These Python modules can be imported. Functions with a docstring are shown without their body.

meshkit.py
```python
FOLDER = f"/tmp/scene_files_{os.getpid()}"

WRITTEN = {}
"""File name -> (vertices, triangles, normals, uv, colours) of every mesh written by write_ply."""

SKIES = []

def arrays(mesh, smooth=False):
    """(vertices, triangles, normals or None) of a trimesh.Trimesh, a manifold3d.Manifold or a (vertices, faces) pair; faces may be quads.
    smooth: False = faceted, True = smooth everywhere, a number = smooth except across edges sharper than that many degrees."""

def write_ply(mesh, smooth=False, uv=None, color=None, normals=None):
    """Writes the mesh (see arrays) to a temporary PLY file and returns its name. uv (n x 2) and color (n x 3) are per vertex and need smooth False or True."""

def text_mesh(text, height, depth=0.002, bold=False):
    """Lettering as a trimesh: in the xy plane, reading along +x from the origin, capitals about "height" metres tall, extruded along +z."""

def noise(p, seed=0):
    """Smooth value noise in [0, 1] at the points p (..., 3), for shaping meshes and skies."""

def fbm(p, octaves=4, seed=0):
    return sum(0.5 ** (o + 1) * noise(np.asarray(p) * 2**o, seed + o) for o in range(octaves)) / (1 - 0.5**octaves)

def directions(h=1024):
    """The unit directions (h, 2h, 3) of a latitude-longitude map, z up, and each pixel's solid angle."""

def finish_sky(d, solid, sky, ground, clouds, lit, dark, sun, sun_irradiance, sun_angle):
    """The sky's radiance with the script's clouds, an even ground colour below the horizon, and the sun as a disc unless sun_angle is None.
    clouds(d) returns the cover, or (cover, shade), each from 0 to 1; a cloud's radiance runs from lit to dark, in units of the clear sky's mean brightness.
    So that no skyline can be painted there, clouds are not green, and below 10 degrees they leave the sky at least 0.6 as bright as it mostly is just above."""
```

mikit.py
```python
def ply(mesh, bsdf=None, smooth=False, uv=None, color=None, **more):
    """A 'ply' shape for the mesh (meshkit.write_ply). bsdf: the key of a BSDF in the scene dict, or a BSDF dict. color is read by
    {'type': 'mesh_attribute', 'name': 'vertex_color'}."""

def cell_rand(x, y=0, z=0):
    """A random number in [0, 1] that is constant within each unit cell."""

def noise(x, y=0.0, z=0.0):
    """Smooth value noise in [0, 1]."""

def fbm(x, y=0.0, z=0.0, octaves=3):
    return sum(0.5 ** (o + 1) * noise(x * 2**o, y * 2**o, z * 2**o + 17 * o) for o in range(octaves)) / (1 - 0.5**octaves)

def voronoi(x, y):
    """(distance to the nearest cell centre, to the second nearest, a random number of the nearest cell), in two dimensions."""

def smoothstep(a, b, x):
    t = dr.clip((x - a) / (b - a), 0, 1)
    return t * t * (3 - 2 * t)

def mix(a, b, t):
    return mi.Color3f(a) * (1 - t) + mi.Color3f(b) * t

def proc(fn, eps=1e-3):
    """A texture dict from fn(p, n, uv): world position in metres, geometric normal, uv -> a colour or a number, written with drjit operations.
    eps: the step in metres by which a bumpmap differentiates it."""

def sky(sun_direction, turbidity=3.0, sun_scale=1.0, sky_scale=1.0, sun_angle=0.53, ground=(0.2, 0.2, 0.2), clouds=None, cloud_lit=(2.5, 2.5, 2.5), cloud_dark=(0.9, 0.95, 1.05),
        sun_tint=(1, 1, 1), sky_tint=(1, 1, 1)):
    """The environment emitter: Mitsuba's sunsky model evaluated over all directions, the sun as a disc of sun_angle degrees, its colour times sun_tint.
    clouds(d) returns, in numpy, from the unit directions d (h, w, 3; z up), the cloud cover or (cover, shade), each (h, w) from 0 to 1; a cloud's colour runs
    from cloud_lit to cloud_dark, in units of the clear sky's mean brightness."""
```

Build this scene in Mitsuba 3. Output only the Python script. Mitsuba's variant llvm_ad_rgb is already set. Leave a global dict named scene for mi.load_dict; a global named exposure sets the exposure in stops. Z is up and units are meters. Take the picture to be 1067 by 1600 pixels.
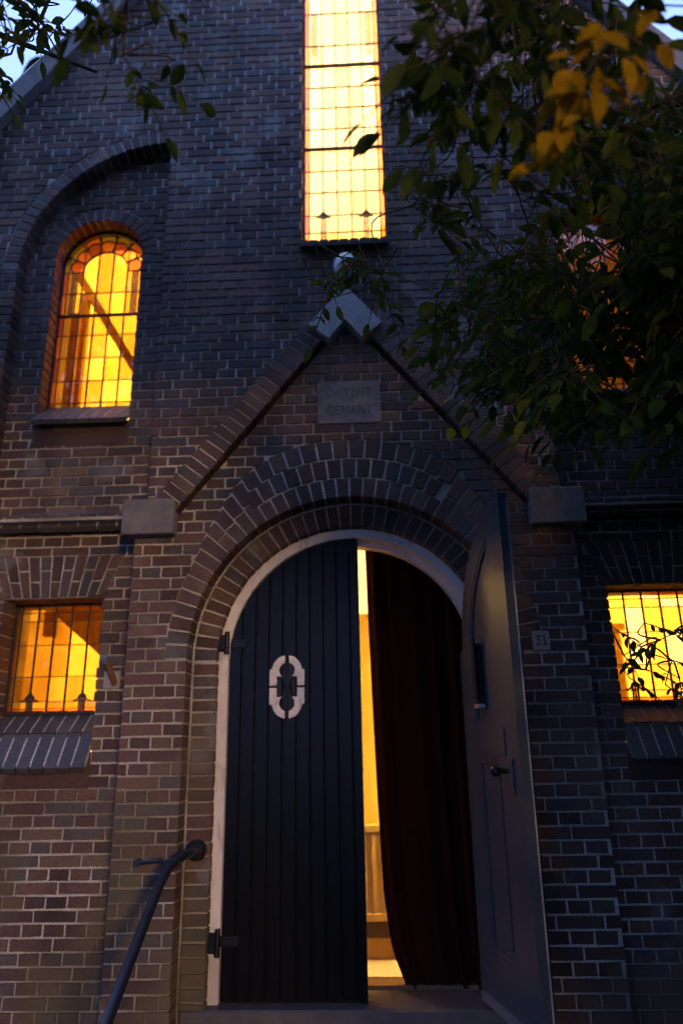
import math, random
import numpy as np
import trimesh
import mitsuba as mi
import drjit as dr
import mikit, meshkit
from shapely.geometry import Polygon, LineString, Point, box as sbox
from shapely.ops import unary_union
from shapely import affinity

T = mi.ScalarTransform4f
rng = np.random.default_rng(11)
random.seed(11)
scene, labels = {}, {}

# ------------------------------------------------------------------ camera, sky, exposure
CAM = (0.104, -3.974, 1.114)
FWD = (-0.03893, 0.94925, 0.31211)
UP = (0.02934, -0.31113, 0.94991)
scene['camera'] = {
    'type': 'thinlens', 'aperture_radius': 0.011, 'focus_distance': 2.9, 'fov': 49.77, 'fov_axis': 'x', 'near_clip': 0.02, 'far_clip': 500.0,
    'to_world': T().look_at(origin=CAM, target=[c + d for c, d in zip(CAM, FWD)], up=UP)}
exposure = 0.0
scene['sky'] = mikit.sky((0.36, -0.93, 0.072), turbidity=4, sun_scale=3.4, sky_scale=27.0, sun_angle=7, sun_tint=(1.0, 1.36, 3.4),
                         clouds=lambda d: 1.0, cloud_lit=(0.68, 1.05, 2.35), ground=(0.13, 0.115, 0.10))      # an even dusk overcast

# ------------------------------------------------------------------ materials
def bs(name, d):
    scene[name] = d
    return name

def two(d):
    return {'type': 'twosided', 'bsdf': d}

def princ(color, rough=0.6, metal=0.0, spec=0.5, **k):
    c = color if isinstance(color, dict) else {'type': 'rgb', 'value': list(color)}
    return {'type': 'principled', 'base_color': c, 'roughness': rough, 'metallic': metal, 'specular': spec, **k}

def bump(d, fn, scale, eps=1e-3):
    return {'type': 'bumpmap', 'relief': mikit.proc(fn, eps), 'scale': scale, 'bsdf': d}

def stain(p):
    """damp, mossy patches low on the wall"""
    m = mikit.fbm(p.x * 2.6 + 5, p.y * 2.0, p.z * 1.8, 3)
    low = mikit.smoothstep(1.75, 0.2, p.z)
    return mikit.smoothstep(0.47, 0.68, m) * (0.15 + 0.85 * low)

def chalk(p):
    m = mikit.fbm(p.x * 4.1 + 31, p.y * 3.0, p.z * 3.6, 3)
    return mikit.smoothstep(0.66, 0.82, m)

def brick_color(p, n, uv):
    t, h = uv.x, uv.y
    c = mikit.mix((0.056, 0.034, 0.031), (0.128, 0.072, 0.057), t)
    c = mikit.mix(c, (0.075, 0.062, 0.062), mikit.smoothstep(0.70, 0.78, h))
    c = mikit.mix(c, (0.130, 0.088, 0.058), mikit.smoothstep(0.93, 0.95, h) * 0.8)
    g = mikit.fbm(p.x * 90, p.y * 90, p.z * 90, 2)
    c = c * (0.72 + 0.56 * g)
    pit = mikit.smoothstep(0.74, 0.82, mikit.noise(p.x * 160, p.y * 160, p.z * 160))
    c = c * (1 - 0.35 * pit)
    soot = mikit.fbm(p.x * 1.3 + 40, p.y, p.z * 0.9, 3) + 0.5 * mikit.fbm(p.x * 9, p.y * 3, p.z * 0.8 + 5, 2) - 0.25
    c = c * (0.62 + 0.76 * mikit.smoothstep(0.25, 0.75, soot))
    c = mikit.mix(c, (0.105, 0.088, 0.048), stain(p) * 0.75)
    return mikit.mix(c, (0.22, 0.21, 0.20), chalk(p) * 0.55)

def glazed_color(p, n, uv):
    g = mikit.fbm(p.x * 60, p.y * 60, p.z * 60, 3)
    return mikit.mix((0.052, 0.046, 0.044), (0.072, 0.066, 0.064), uv.x) * (0.75 + 0.5 * g)

def brick_relief(p, n, uv):
    return mikit.fbm(p.x * 70, p.y * 70, p.z * 70, 3)

def mortar_color(p, n, uv):
    g = mikit.fbm(p.x * 60, p.y * 60, p.z * 60, 3)
    m = mikit.fbm(p.x * 1.7, p.y * 2, p.z * 2.3 + 9, 3)
    c = mikit.mix((0.24, 0.22, 0.20), (0.48, 0.455, 0.43), mikit.smoothstep(0.3, 0.7, m))
    c = c * (0.7 + 0.6 * g)
    return mikit.mix(c, (0.14, 0.115, 0.065), stain(p) * 0.8)

def stone_color(p, n, uv):
    g = mikit.fbm(p.x * 45, p.y * 45, p.z * 45, 3)
    m = mikit.fbm(p.x * 6, p.y * 6, p.z * 6 + 3, 3)
    c = mikit.mix((0.12, 0.112, 0.11), (0.22, 0.205, 0.20), m)
    c = c * (0.75 + 0.5 * g)
    return mikit.mix(c, (0.10, 0.09, 0.07), mikit.smoothstep(0.58, 0.75, mikit.fbm(p.x * 9 + 7, p.y * 9, p.z * 5, 3)) * 0.6)

def pale_stone_color(p, n, uv):
    g = mikit.fbm(p.x * 50, p.y * 50, p.z * 50, 3)
    c = mikit.mix((0.26, 0.26, 0.265), (0.40, 0.395, 0.39), g)
    return mikit.mix(c, (0.20, 0.19, 0.17), mikit.smoothstep(0.55, 0.75, mikit.fbm(p.x * 12, p.y * 12, p.z * 8 + 2, 3)) * 0.6)

def white_paint_color(p, n, uv):
    g = mikit.fbm(p.x * 14, p.y * 14, p.z * 3, 3)
    c = mikit.mix((0.66, 0.60, 0.56), (0.78, 0.74, 0.70), g)
    return mikit.mix(c, (0.36, 0.30, 0.24), mikit.smoothstep(0.62, 0.78, mikit.fbm(p.x * 30, p.y * 30, p.z * 8, 3)) * 0.5
                     + mikit.smoothstep(0.26, 0.16, p.z) * 0.6)

def black_paint_color(p, n, uv):
    g = mikit.fbm(p.x * 40, p.y * 40, p.z * 6, 3)
    return mikit.mix((0.0035, 0.0036, 0.0040), (0.0075, 0.0076, 0.0080), g)

def blue_paint_color(p, n, uv):
    g = mikit.fbm(p.x * 18, p.y * 18, p.z * 5, 3)
    c = mikit.mix((0.024, 0.046, 0.060), (0.036, 0.064, 0.080), g)
    wear = mikit.smoothstep(0.60, 0.75, mikit.fbm(p.x * 9 + 3, p.y * 9, p.z * 4, 3))
    return mikit.mix(c, (0.07, 0.055, 0.045), wear * 0.5)

def paint_relief(p, n, uv):
    return mikit.fbm(p.x * 90, p.y * 90, p.z * 5, 2)

def wood_color(p, n, uv):
    g = mikit.noise(p.x * 30 + mikit.noise(p.x * 3, p.y * 3, p.z * 2) * 6, p.y * 30, p.z * 3)
    return mikit.mix((0.16, 0.075, 0.025), (0.34, 0.18, 0.07), g)

def plaster_color(p, n, uv):
    g = mikit.fbm(p.x * 3, p.y * 3, p.z * 3, 3)
    return mikit.mix((0.72, 0.66, 0.53), (0.80, 0.75, 0.63), g)

def ochre_color(p, n, uv):
    return mikit.mix((0.68, 0.42, 0.10), (0.76, 0.50, 0.14), mikit.fbm(p.x * 3, p.y * 3, p.z * 3, 3))

def curtain_color(p, n, uv):
    g = mikit.noise(p.x * 300, p.y * 300, p.z * 300)
    return mikit.mix((0.016, 0.003, 0.003), (0.028, 0.005, 0.004), g)

def pave_color(p, n, uv):
    g = mikit.fbm(p.x * 25, p.y * 25, 0, 3)
    j = dr.minimum(dr.abs(p.x * 3.3 - dr.floor(p.x * 3.3) - 0.5), dr.abs(p.y * 3.3 - dr.floor(p.y * 3.3) - 0.5))
    return mikit.mix((0.035, 0.032, 0.030), (0.075, 0.068, 0.062), g) * (0.6 + 0.4 * mikit.smoothstep(0.0, 0.05, 0.5 - j))

def bark_color(p, n, uv):
    g = mikit.fbm(p.x * 40, p.y * 40, p.z * 12, 3)
    return mikit.mix((0.035, 0.028, 0.02), (0.10, 0.085, 0.065), g)

def tile_color(p, n, uv):
    g = mikit.fbm(p.x * 20, p.y * 6, p.z * 20, 3)
    return mikit.mix((0.05, 0.045, 0.045), (0.09, 0.08, 0.078), g)

def leaf_fn(a, b, vein):
    def fn(p, n, uv):
        c = mikit.mix(a, b, uv.x)
        return c * (0.8 + 0.4 * mikit.fbm(p.x * 60, p.y * 60, p.z * 60, 2))
    return fn

def glass(rgb):
    return {'type': 'thindielectric', 'int_ior': 1.5, 'specular_transmittance': {'type': 'rgb', 'value': list(rgb)}}

BRICK = bs('brick_material', two(bump(princ(mikit.proc(brick_color), 0.72, spec=0.35), brick_relief, 0.004)))
GLAZED = bs('glazed_sill_brick_material', two(bump(princ(mikit.proc(glazed_color), 0.5, spec=0.5), brick_relief, 0.002)))
MORTAR = bs('mortar_material', two(bump(princ(mikit.proc(mortar_color), 0.92, spec=0.2), brick_relief, 0.005)))
STONE = bs('stone_material', two(bump(princ(mikit.proc(stone_color), 0.85, spec=0.3), brick_relief, 0.004)))
PALE = bs('pale_stone_material', two(bump(princ(mikit.proc(pale_stone_color), 0.8, spec=0.3), brick_relief, 0.003)))
WHITE = bs('white_paint_material', two(bump(princ(mikit.proc(white_paint_color), 0.5), paint_relief, 0.0006)))
BLACK = bs('black_paint_material', two(bump(princ(mikit.proc(black_paint_color), 0.26, spec=0.14), paint_relief, 0.0003)))
BLUE = bs('blue_paint_material', two(bump(princ(mikit.proc(blue_paint_color), 0.42, spec=0.4), paint_relief, 0.0005)))
WOOD = bs('wood_material', two(princ(mikit.proc(wood_color), 0.55)))
PLASTER = bs('plaster_material', two(princ(mikit.proc(plaster_color), 0.9, spec=0.2)))
OCHRE = bs('ochre_plaster_material', two(princ(mikit.proc(ochre_color), 0.9, spec=0.2)))
CURTAIN = bs('curtain_material', two(princ(mikit.proc(curtain_color), 0.95, spec=0.1, sheen=0.4)))
PAVE = bs('paving_material', two(princ(mikit.proc(pave_color), 0.85)))
BARK = bs('bark_material', two(princ(mikit.proc(bark_color), 0.9, spec=0.2)))
TILE = bs('roof_tile_material', two(princ(mikit.proc(tile_color), 0.6)))
LEAD = bs('lead_material', two(princ((0.035, 0.030, 0.028), 0.55, 0.4)))
IRON = bs('black_iron_material', two(princ((0.012, 0.012, 0.014), 0.38, 0.6)))
TUBE = bs('painted_tube_material', two(princ((0.018, 0.022, 0.034), 0.30, 0.2, clearcoat=0.4)))
ZINC = bs('zinc_material', two(princ((0.42, 0.42, 0.44), 0.42, 0.8)))
LAMPWHITE = bs('white_plastic_material', two(princ((0.60, 0.62, 0.64), 0.3)))
ENAMEL = bs('enamel_material', two(princ((0.30, 0.285, 0.28), 0.5)))
INK = bs('black_enamel_material', two(princ((0.03, 0.03, 0.03), 0.5)))
RADIATOR = bs('radiator_paint_material', two(princ((0.80, 0.55, 0.17), 0.35)))
DARKBOARD = bs('floor_and_shade_strip_material', two(princ((0.09, 0.055, 0.028), 0.6)))
RUST = bs('rust_material', two(princ((0.20, 0.095, 0.045), 0.8)))

def leaf_bsdf(a, b):
    return {'type': 'principledthin', 'base_color': mikit.proc(leaf_fn(a, b, 0)), 'roughness': 0.5, 'diff_trans': 0.7, 'eta': 1.4}

LEAF = bs('green_leaf_material', leaf_bsdf((0.030, 0.058, 0.012), (0.085, 0.115, 0.026)))
LEAFY = bs('yellow_leaf_material', leaf_bsdf((0.28, 0.150, 0.008), (0.42, 0.24, 0.012)))
LEAFL = bs('lime_leaf_material', leaf_bsdf((0.25, 0.28, 0.02), (0.34, 0.36, 0.03)))
GLASS = {k: bs('glass_' + k, glass(v)) for k, v in {
    'amber': (0.47, 0.235, 0.026), 'honey': (0.56, 0.31, 0.042), 'gold': (0.76, 0.48, 0.085), 'sunset': (0.85, 0.36, 0.045), 'flame': (0.42, 0.20, 0.018), 'wheat': (0.95, 0.86, 0.62), 'straw': (0.90, 0.60, 0.15), 'unlit': (0.034, 0.0145, 0.004), 'pale': (0.98, 0.97, 0.90), 'cream': (1.0, 0.99, 0.97),
    'orange': (0.78, 0.22, 0.03), 'red': (0.50, 0.10, 0.028), 'olive': (0.38, 0.28, 0.04), 'ruby': (0.75, 0.10, 0.06), 'clear': (0.95, 0.93, 0.86)}.items()}
LETTER = bs('worn_letter_material', two(princ((0.075, 0.070, 0.072), 0.9)))
LAMP = bs('lamp_globe_material', princ((0.8, 0.7, 0.5), 0.5))

# ------------------------------------------------------------------ mesh helpers
def numbered(key):
    if key not in scene and key not in labels:
        return key
    k = 1
    while f'{key}_{k:03d}' in scene or f'{key}_{k:03d}' in labels:
        k += 1
    return f'{key}_{k:03d}'

COUNT = {}
def fresh(key):
    """next free numbered key, fast for long runs"""
    n = COUNT.get(key, 0)
    COUNT[key] = n + 1
    return key if n == 0 else f'{key}_{n:03d}'

def tag(key, label=None, cat=None, group=None, kind=None):
    d = labels.setdefault(key, {})
    for k, v in (('label', label), ('category', cat), ('group', group), ('kind', kind)):
        if v:
            d[k] = v
    return key

def add(key, mesh, bsdf, smooth=False, uv=None, **tags):
    key = fresh(key)
    scene[key] = mikit.ply(mesh, bsdf, smooth=smooth, uv=uv)
    if tags:
        tag(key, **tags)
    return key

def cat(meshes):
    return trimesh.util.concatenate(meshes)

def bx(x0, x1, y0, y1, z0, z1, bevel=0.0):
    if bevel:
        b = bevel
        m = trimesh.convex.convex_hull(np.array([[x, y, z] for x, y, z in
            [(a, c, e) for a in (x0, x1) for c in (y0 + b, y1 - b) for e in (z0 + b, z1 - b)]
            + [(a, c, e) for a in (x0 + b, x1 - b) for c in (y0, y1) for e in (z0 + b, z1 - b)]
            + [(a, c, e) for a in (x0 + b, x1 - b) for c in (y0 + b, y1 - b) for e in (z0, z1)]]))
        return m
    m = trimesh.creation.box(extents=(x1 - x0, y1 - y0, z1 - z0))
    m.apply_translation(((x0 + x1) / 2, (y0 + y1) / 2, (z0 + z1) / 2))
    return m

def ext(poly, y0, y1):
    """extrude shapely polygon(s) given in (x, z) along y from y0 to y1"""
    out = []
    for g in getattr(poly, 'geoms', [poly]):
        if g.geom_type != 'Polygon' or g.area < 1e-6:
            continue
        m = trimesh.creation.extrude_polygon(g, y1 - y0, engine='earcut')
        v = m.vertices
        m.vertices = np.stack([v[:, 0], y1 - v[:, 2], v[:, 1]], 1)
        out.append(m)
    return cat(out)

def sheet(poly, y):
    """flat single sheet facing -y"""
    out = []
    for g in getattr(poly, 'geoms', [poly]):
        if g.geom_type != 'Polygon' or g.area < 1e-6:
            continue
        v, f = trimesh.creation.triangulate_polygon(g, engine='earcut')
        out.append(trimesh.Trimesh(np.stack([v[:, 0], np.full(len(v), y), v[:, 1]], 1), f, process=False))
    return cat(out) if out else None

def tube(path, r, n=8, caps=True):
    """tapered tube along a polyline; r a number or one radius per point"""
    p = np.asarray(path, float)
    r = np.broadcast_to(np.asarray(r, float), (len(p),))
    t = np.gradient(p, axis=0)
    t /= np.linalg.norm(t, axis=1, keepdims=True) + 1e-12
    ref = np.array([0.31, 0.17, 0.93]) if abs(t[0, 2]) < 0.9 else np.array([1.0, 0.1, 0])
    v, rings = [], []
    u = np.cross(t[0], ref)
    for k in range(len(p)):
        u = u - t[k] * (u @ t[k])
        u /= np.linalg.norm(u) + 1e-12
        w = np.cross(t[k], u)
        a = np.arange(n) * 2 * np.pi / n
        v.append(p[k] + r[k] * (np.cos(a)[:, None] * u + np.sin(a)[:, None] * w))
    v = np.vstack(v)
    f = []
    for k in range(len(p) - 1):
        for i in range(n):
            a, b = k * n + i, k * n + (i + 1) % n
            f += [(a, b, b + n), (a, b + n, a + n)]
    if caps:
        v = np.vstack([v, p[0], p[-1]])
        for i in range(n):
            f += [((i + 1) % n, i, len(v) - 2), ((len(p) - 1) * n + i, (len(p) - 1) * n + (i + 1) % n, len(v) - 1)]
    return trimesh.Trimesh(v, f, process=False)

def smooth_path(pts, n=12):
    """Catmull-Rom through the points"""
    p = np.asarray(pts, float)
    q = np.vstack([2 * p[0] - p[1], p, 2 * p[-1] - p[-2]])
    out = []
    for k in range(1, len(q) - 2):
        for s in np.linspace(0, 1, n, endpoint=False):
            a, b, c, d = q[k - 1:k + 3]
            out.append(0.5 * (2 * b + (c - a) * s + (2 * a - 5 * b + 4 * c - d) * s * s + (3 * b - a - 3 * c + d) * s ** 3))
    return np.array(out + [p[-1]])

def lathe(profile, n=24):
    return trimesh.creation.revolve(np.asarray(profile, float), sections=n)

# ------------------------------------------------------------------ bricks
BRICKS = []   # (distance to the photograph's standpoint, verts, faces, uv)
def brick(poly, yf, depth, store=None, bevel=0.004):
    """one brick: its face is the polygon in (x, z), anticlockwise, at y = yf, with a chipped, bevelled arris"""
    p = np.asarray(poly, float)
    p = p + rng.normal(0, 0.0011, p.shape)
    c = p.mean(0)
    d = c - p
    inner = p + d / (np.linalg.norm(d, axis=1, keepdims=True) + 1e-9) * bevel * 1.4
    y = yf + rng.normal(0, 0.0013)
    tilt = rng.normal(0, 0.008, 2)
    n = len(p)
    yy = lambda q, o: y + o + (q - c) @ tilt
    v = np.vstack([np.column_stack([inner[:, 0], yy(inner, 0), inner[:, 1]]),
                   np.column_stack([p[:, 0], yy(p, bevel), p[:, 1]]),
                   np.column_stack([p[:, 0], np.full(n, yf + depth), p[:, 1]])])
    f = [(0, i, i + 1) for i in range(1, n - 1)]
    for ring in (0, 1):
        for i in range(n):
            a, b = ring * n + i, ring * n + (i + 1) % n
            f += [(a, a + n, b + n), (a, b + n, b)]
    uv = np.tile(rng.random(2), (len(v), 1))
    item = (float(np.linalg.norm([c[0] - CAM[0], y - CAM[1], c[1] - CAM[2]])), v, np.array(f), uv)
    (BRICKS if store is None else store).append(item)

COURSE, LEN, JOINT = 0.0632, 0.222, 0.0105
def lay(region, yf, depth, x_off=0.0, z_off=0.0, store=None):
    """English cross bond over the region of the (x, z) plane"""
    from shapely.prepared import prep
    pr = prep(region)
    x0, z0, x1, z1 = region.bounds
    for k in range(int(math.floor((z0 - z_off) / COURSE)), int(math.ceil((z1 - z_off) / COURSE))):
        za, zb = z_off + k * COURSE + JOINT / 2, z_off + (k + 1) * COURSE - JOINT / 2
        head = k % 2 == 0
        w = LEN / 2 if head else LEN
        off = x_off + (0.25 * LEN if head else (0.5 * LEN if k % 4 == 1 else 0.0))
        for j in range(int(math.floor((x0 - off) / w)) - 1, int(math.ceil((x1 - off) / w)) + 1):
            r = sbox(off + j * w + JOINT / 2, za, off + (j + 1) * w - JOINT / 2, zb)
            if pr.contains(r):
                q = np.array(r.exterior.coords)[:-1]
                if Polygon(q).exterior.is_ccw is False:
                    q = q[::-1]
                brick(q, yf, depth, store)
            elif pr.intersects(r):
                for g in getattr(r.intersection(region), 'geoms', [r.intersection(region)]):
                    if g.geom_type != 'Polygon' or g.area < 0.0007:
                        continue
                    g = g.simplify(0.003)
                    if g.geom_type != 'Polygon':
                        continue
                    g = g if g.exterior.is_ccw else Polygon(list(g.exterior.coords)[::-1])
                    q = np.array(g.exterior.coords)[:-1]
                    if not g.exterior.is_ccw:
                        q = q[::-1]
                    brick(q, yf, depth, store, 0.003)

def arc_poly(cx, cz, r0, r1, a0, a1, n=3):
    a = np.linspace(a0, a1, n)
    o = [(cx + r1 * math.cos(t), cz + r1 * math.sin(t)) for t in a]
    i = [(cx + r0 * math.cos(t), cz + r0 * math.sin(t)) for t in a[::-1]]
    return np.array(o + i)

def ring(cx, cz, r0, r1, a0, a1, yf, depth, width=0.063, store=None, joint=0.010):
    """a row of voussoirs between the radii r0 and r1"""
    n = max(1, round(abs(a1 - a0) * (r0 + r1) / 2 / width))
    for k in range(n):
        ta, tb = a0 + (a1 - a0) * k / n, a0 + (a1 - a0) * (k + 1) / n
        g = joint / 2 / ((r0 + r1) / 2)
        brick(arc_poly(cx, cz, r0 + 0.003, r1 - joint + 0.003, ta + g, tb - g), yf, depth, store)

def emit_bricks(key, store, limit=None, stuff=None):
    """the first ones (nearest) as parts of their own, the rest joined"""
    store.sort(key=lambda b: b[0])
    for d, v, f, uv in store[:limit]:
        add(key, (v, f), BRICK, uv=uv)
    rest = store[limit:] if limit else []
    if rest:
        vs, fs, us, n = [], [], [], 0
        for d, v, f, uv in rest:
            vs.append(v); fs.append(f + n); us.append(uv); n += len(v)
        add(stuff, (np.vstack(vs), np.vstack(fs)), BRICK, uv=np.vstack(us), kind='stuff')

# ------------------------------------------------------------------ the church front: planes (y) and outlines (x, z)
YP, YM, YN, YL = -0.13, 0.0, 0.12, 0.09      # portal, main wall, niches, lower side bays
AX = -0.008                                   # axis of door, gable and tall window
ZC, R1, R2 = 1.60, 0.866, 0.735              # portal arch: springing height, outer and inner order
ZBASE = -0.50
C = 'church'
tag(C, 'dark brown brick church front with gabled portal and lit stained glass windows', 'church')

gable = Polygon([(-2.62, ZBASE), (2.62, ZBASE), (2.62, 5.10), (0, 8.51), (-2.62, 5.10)])
NICHE_X, NICHE_C, NICHE_R = 1.19, (1.15, 4.15), 1.0
def niche_poly(s):
    a = np.radians(np.linspace(92.3, 180, 34))
    pts = [(-NICHE_X, 2.46), (-NICHE_X, NICHE_C[1] + NICHE_R)] + [(-NICHE_C[0] + NICHE_R * math.cos(t), NICHE_C[1] + NICHE_R * math.sin(t)) for t in a] + [(-NICHE_C[0] - NICHE_R, 2.46)]
    return Polygon([(s * -x, z) for x, z in pts])
def arched(x0, x1, z0, zs, n=24):
    r = (x1 - x0) / 2
    a = np.linspace(0, math.pi, n)
    return Polygon([(x0, z0), (x1, z0)] + [((x0 + x1) / 2 + r * math.cos(t), zs + r * math.sin(t)) for t in a])
TALL = arched(-0.287, 0.271, 4.235, 6.95)
UPW = [arched(-1.958, -1.378, 3.08, 4.325), arched(1.378, 1.958, 3.08, 4.325)]
LOW = [sbox(-1.998, 1.10, -1.430, 1.978), sbox(1.402, 1.10, 1.975, 1.978)]
def door_poly(r):
    return arched(AX - r, AX + r, ZBASE - 0.1, ZC)
windows = unary_union([TALL] + UPW + LOW)
side_low = unary_union([sbox(-2.7, ZBASE - 0.1, -1.20, 2.42), sbox(1.20, ZBASE - 0.1, 2.7, 2.42)])
niches = unary_union([niche_poly(-1), niche_poly(1)])
G = 0.008      # how deep the joints are raked
slope = 1.27
APEX = 3.60
portal = Polygon([(-1.20, ZBASE), (1.20, ZBASE), (1.20, 2.30), (0.97, 2.38), (0, APEX), (-0.97, 2.38), (-1.20, 2.30)])

# mortar body behind the bricks, all openings left open
wall = cat([
    ext(gable.buffer(-0.003).difference(unary_union([side_low.buffer(0.001), niches.buffer(G), windows.buffer(G), door_poly(R2 + G)])), YM + G, 0.131),
    ext(gable.buffer(-0.003).difference(unary_union([windows.buffer(G), door_poly(0.715)])), YN + G, 0.45),
    ext(side_low.intersection(gable.buffer(-0.003)).difference(windows.buffer(G)), YL + G, 0.131),
    ext(portal.buffer(-0.004).difference(door_poly(R1 + G)), YP + G, 0.009),
])
add(C + '__wall', wall, MORTAR)

# bricks
zone_main = gable.difference(unary_union([niches, windows, portal.buffer(-0.05), side_low, sbox(-2.7, ZBASE - .1, 2.7, 2.44)]))
nring = []
for s in (-1, 1):
    cx, cz = s * NICHE_C[0], NICHE_C[1]
    a0, a1 = (math.radians(94), math.radians(180)) if s < 0 else (math.radians(86), math.radians(0))
    ring(cx, cz, NICHE_R, NICHE_R + 0.112, min(a0, a1), max(a0, a1), YM, 0.12)
    nring.append(Polygon(arc_poly(cx, cz, NICHE_R - .1, NICHE_R + 0.112, min(a0, a1), max(a0, a1), 30)))
lay(zone_main.difference(unary_union(nring)), YM, 0.12, 0.03, 0.02)
for s, w in zip((-1, 1), UPW):
    cx = s * 1.668
    ring(cx, 4.325, 0.290, 0.400, 0, math.pi, YN, 0.13, 0.060)
    hole = unary_union([w, Point(cx, 4.325).buffer(0.400, 32).intersection(sbox(cx - 1, 4.325, cx + 1, 5))])
    lay(niche_poly(s).difference(hole).difference(sbox(-3, 2.4, 3, 2.50)), YN, 0.13, 0.05 * s, 0.02)
# lower side bays with their flat arches
for s, w in zip((-1, 1), LOW):
    x0, z0, x1, z1 = w.bounds
    flat = Polygon([(x0 - 0.01, 1.985), (x1 + 0.01, 1.985), (x1 + 0.105, 2.235), (x0 - 0.105, 2.235)])
    bay = (sbox(-2.62, ZBASE, -1.205, 2.36) if s < 0 else sbox(1.205, ZBASE, 2.62, 2.36))
    lay(bay.difference(unary_union([w, flat])), YL, 0.17, 0.02, 0.011)
    n = 11
    lo = np.linspace(x0 - 0.01, x1 + 0.01, n + 1)
    hi = np.linspace(x0 - 0.105, x1 + 0.105, n + 1)
    for k in range(n):
        f = lambda i, t: (lo[i] + (hi[i] - lo[i]) * t, 1.985 + 0.25 * t)
        cut = 0.38 if k % 2 else 0.64
        for ta, tb in ((0, cut), (cut, 1)):
            g = 0.0045
            a, b, c2, d = f(k, ta), f(k + 1, ta), f(k + 1, tb), f(k, tb)
            brick([(a[0] + g, a[1] + g), (b[0] - g, b[1] + g), (c2[0] - g, c2[1] - g), (d[0] + g, d[1] - g)], YL, 0.17)
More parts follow.
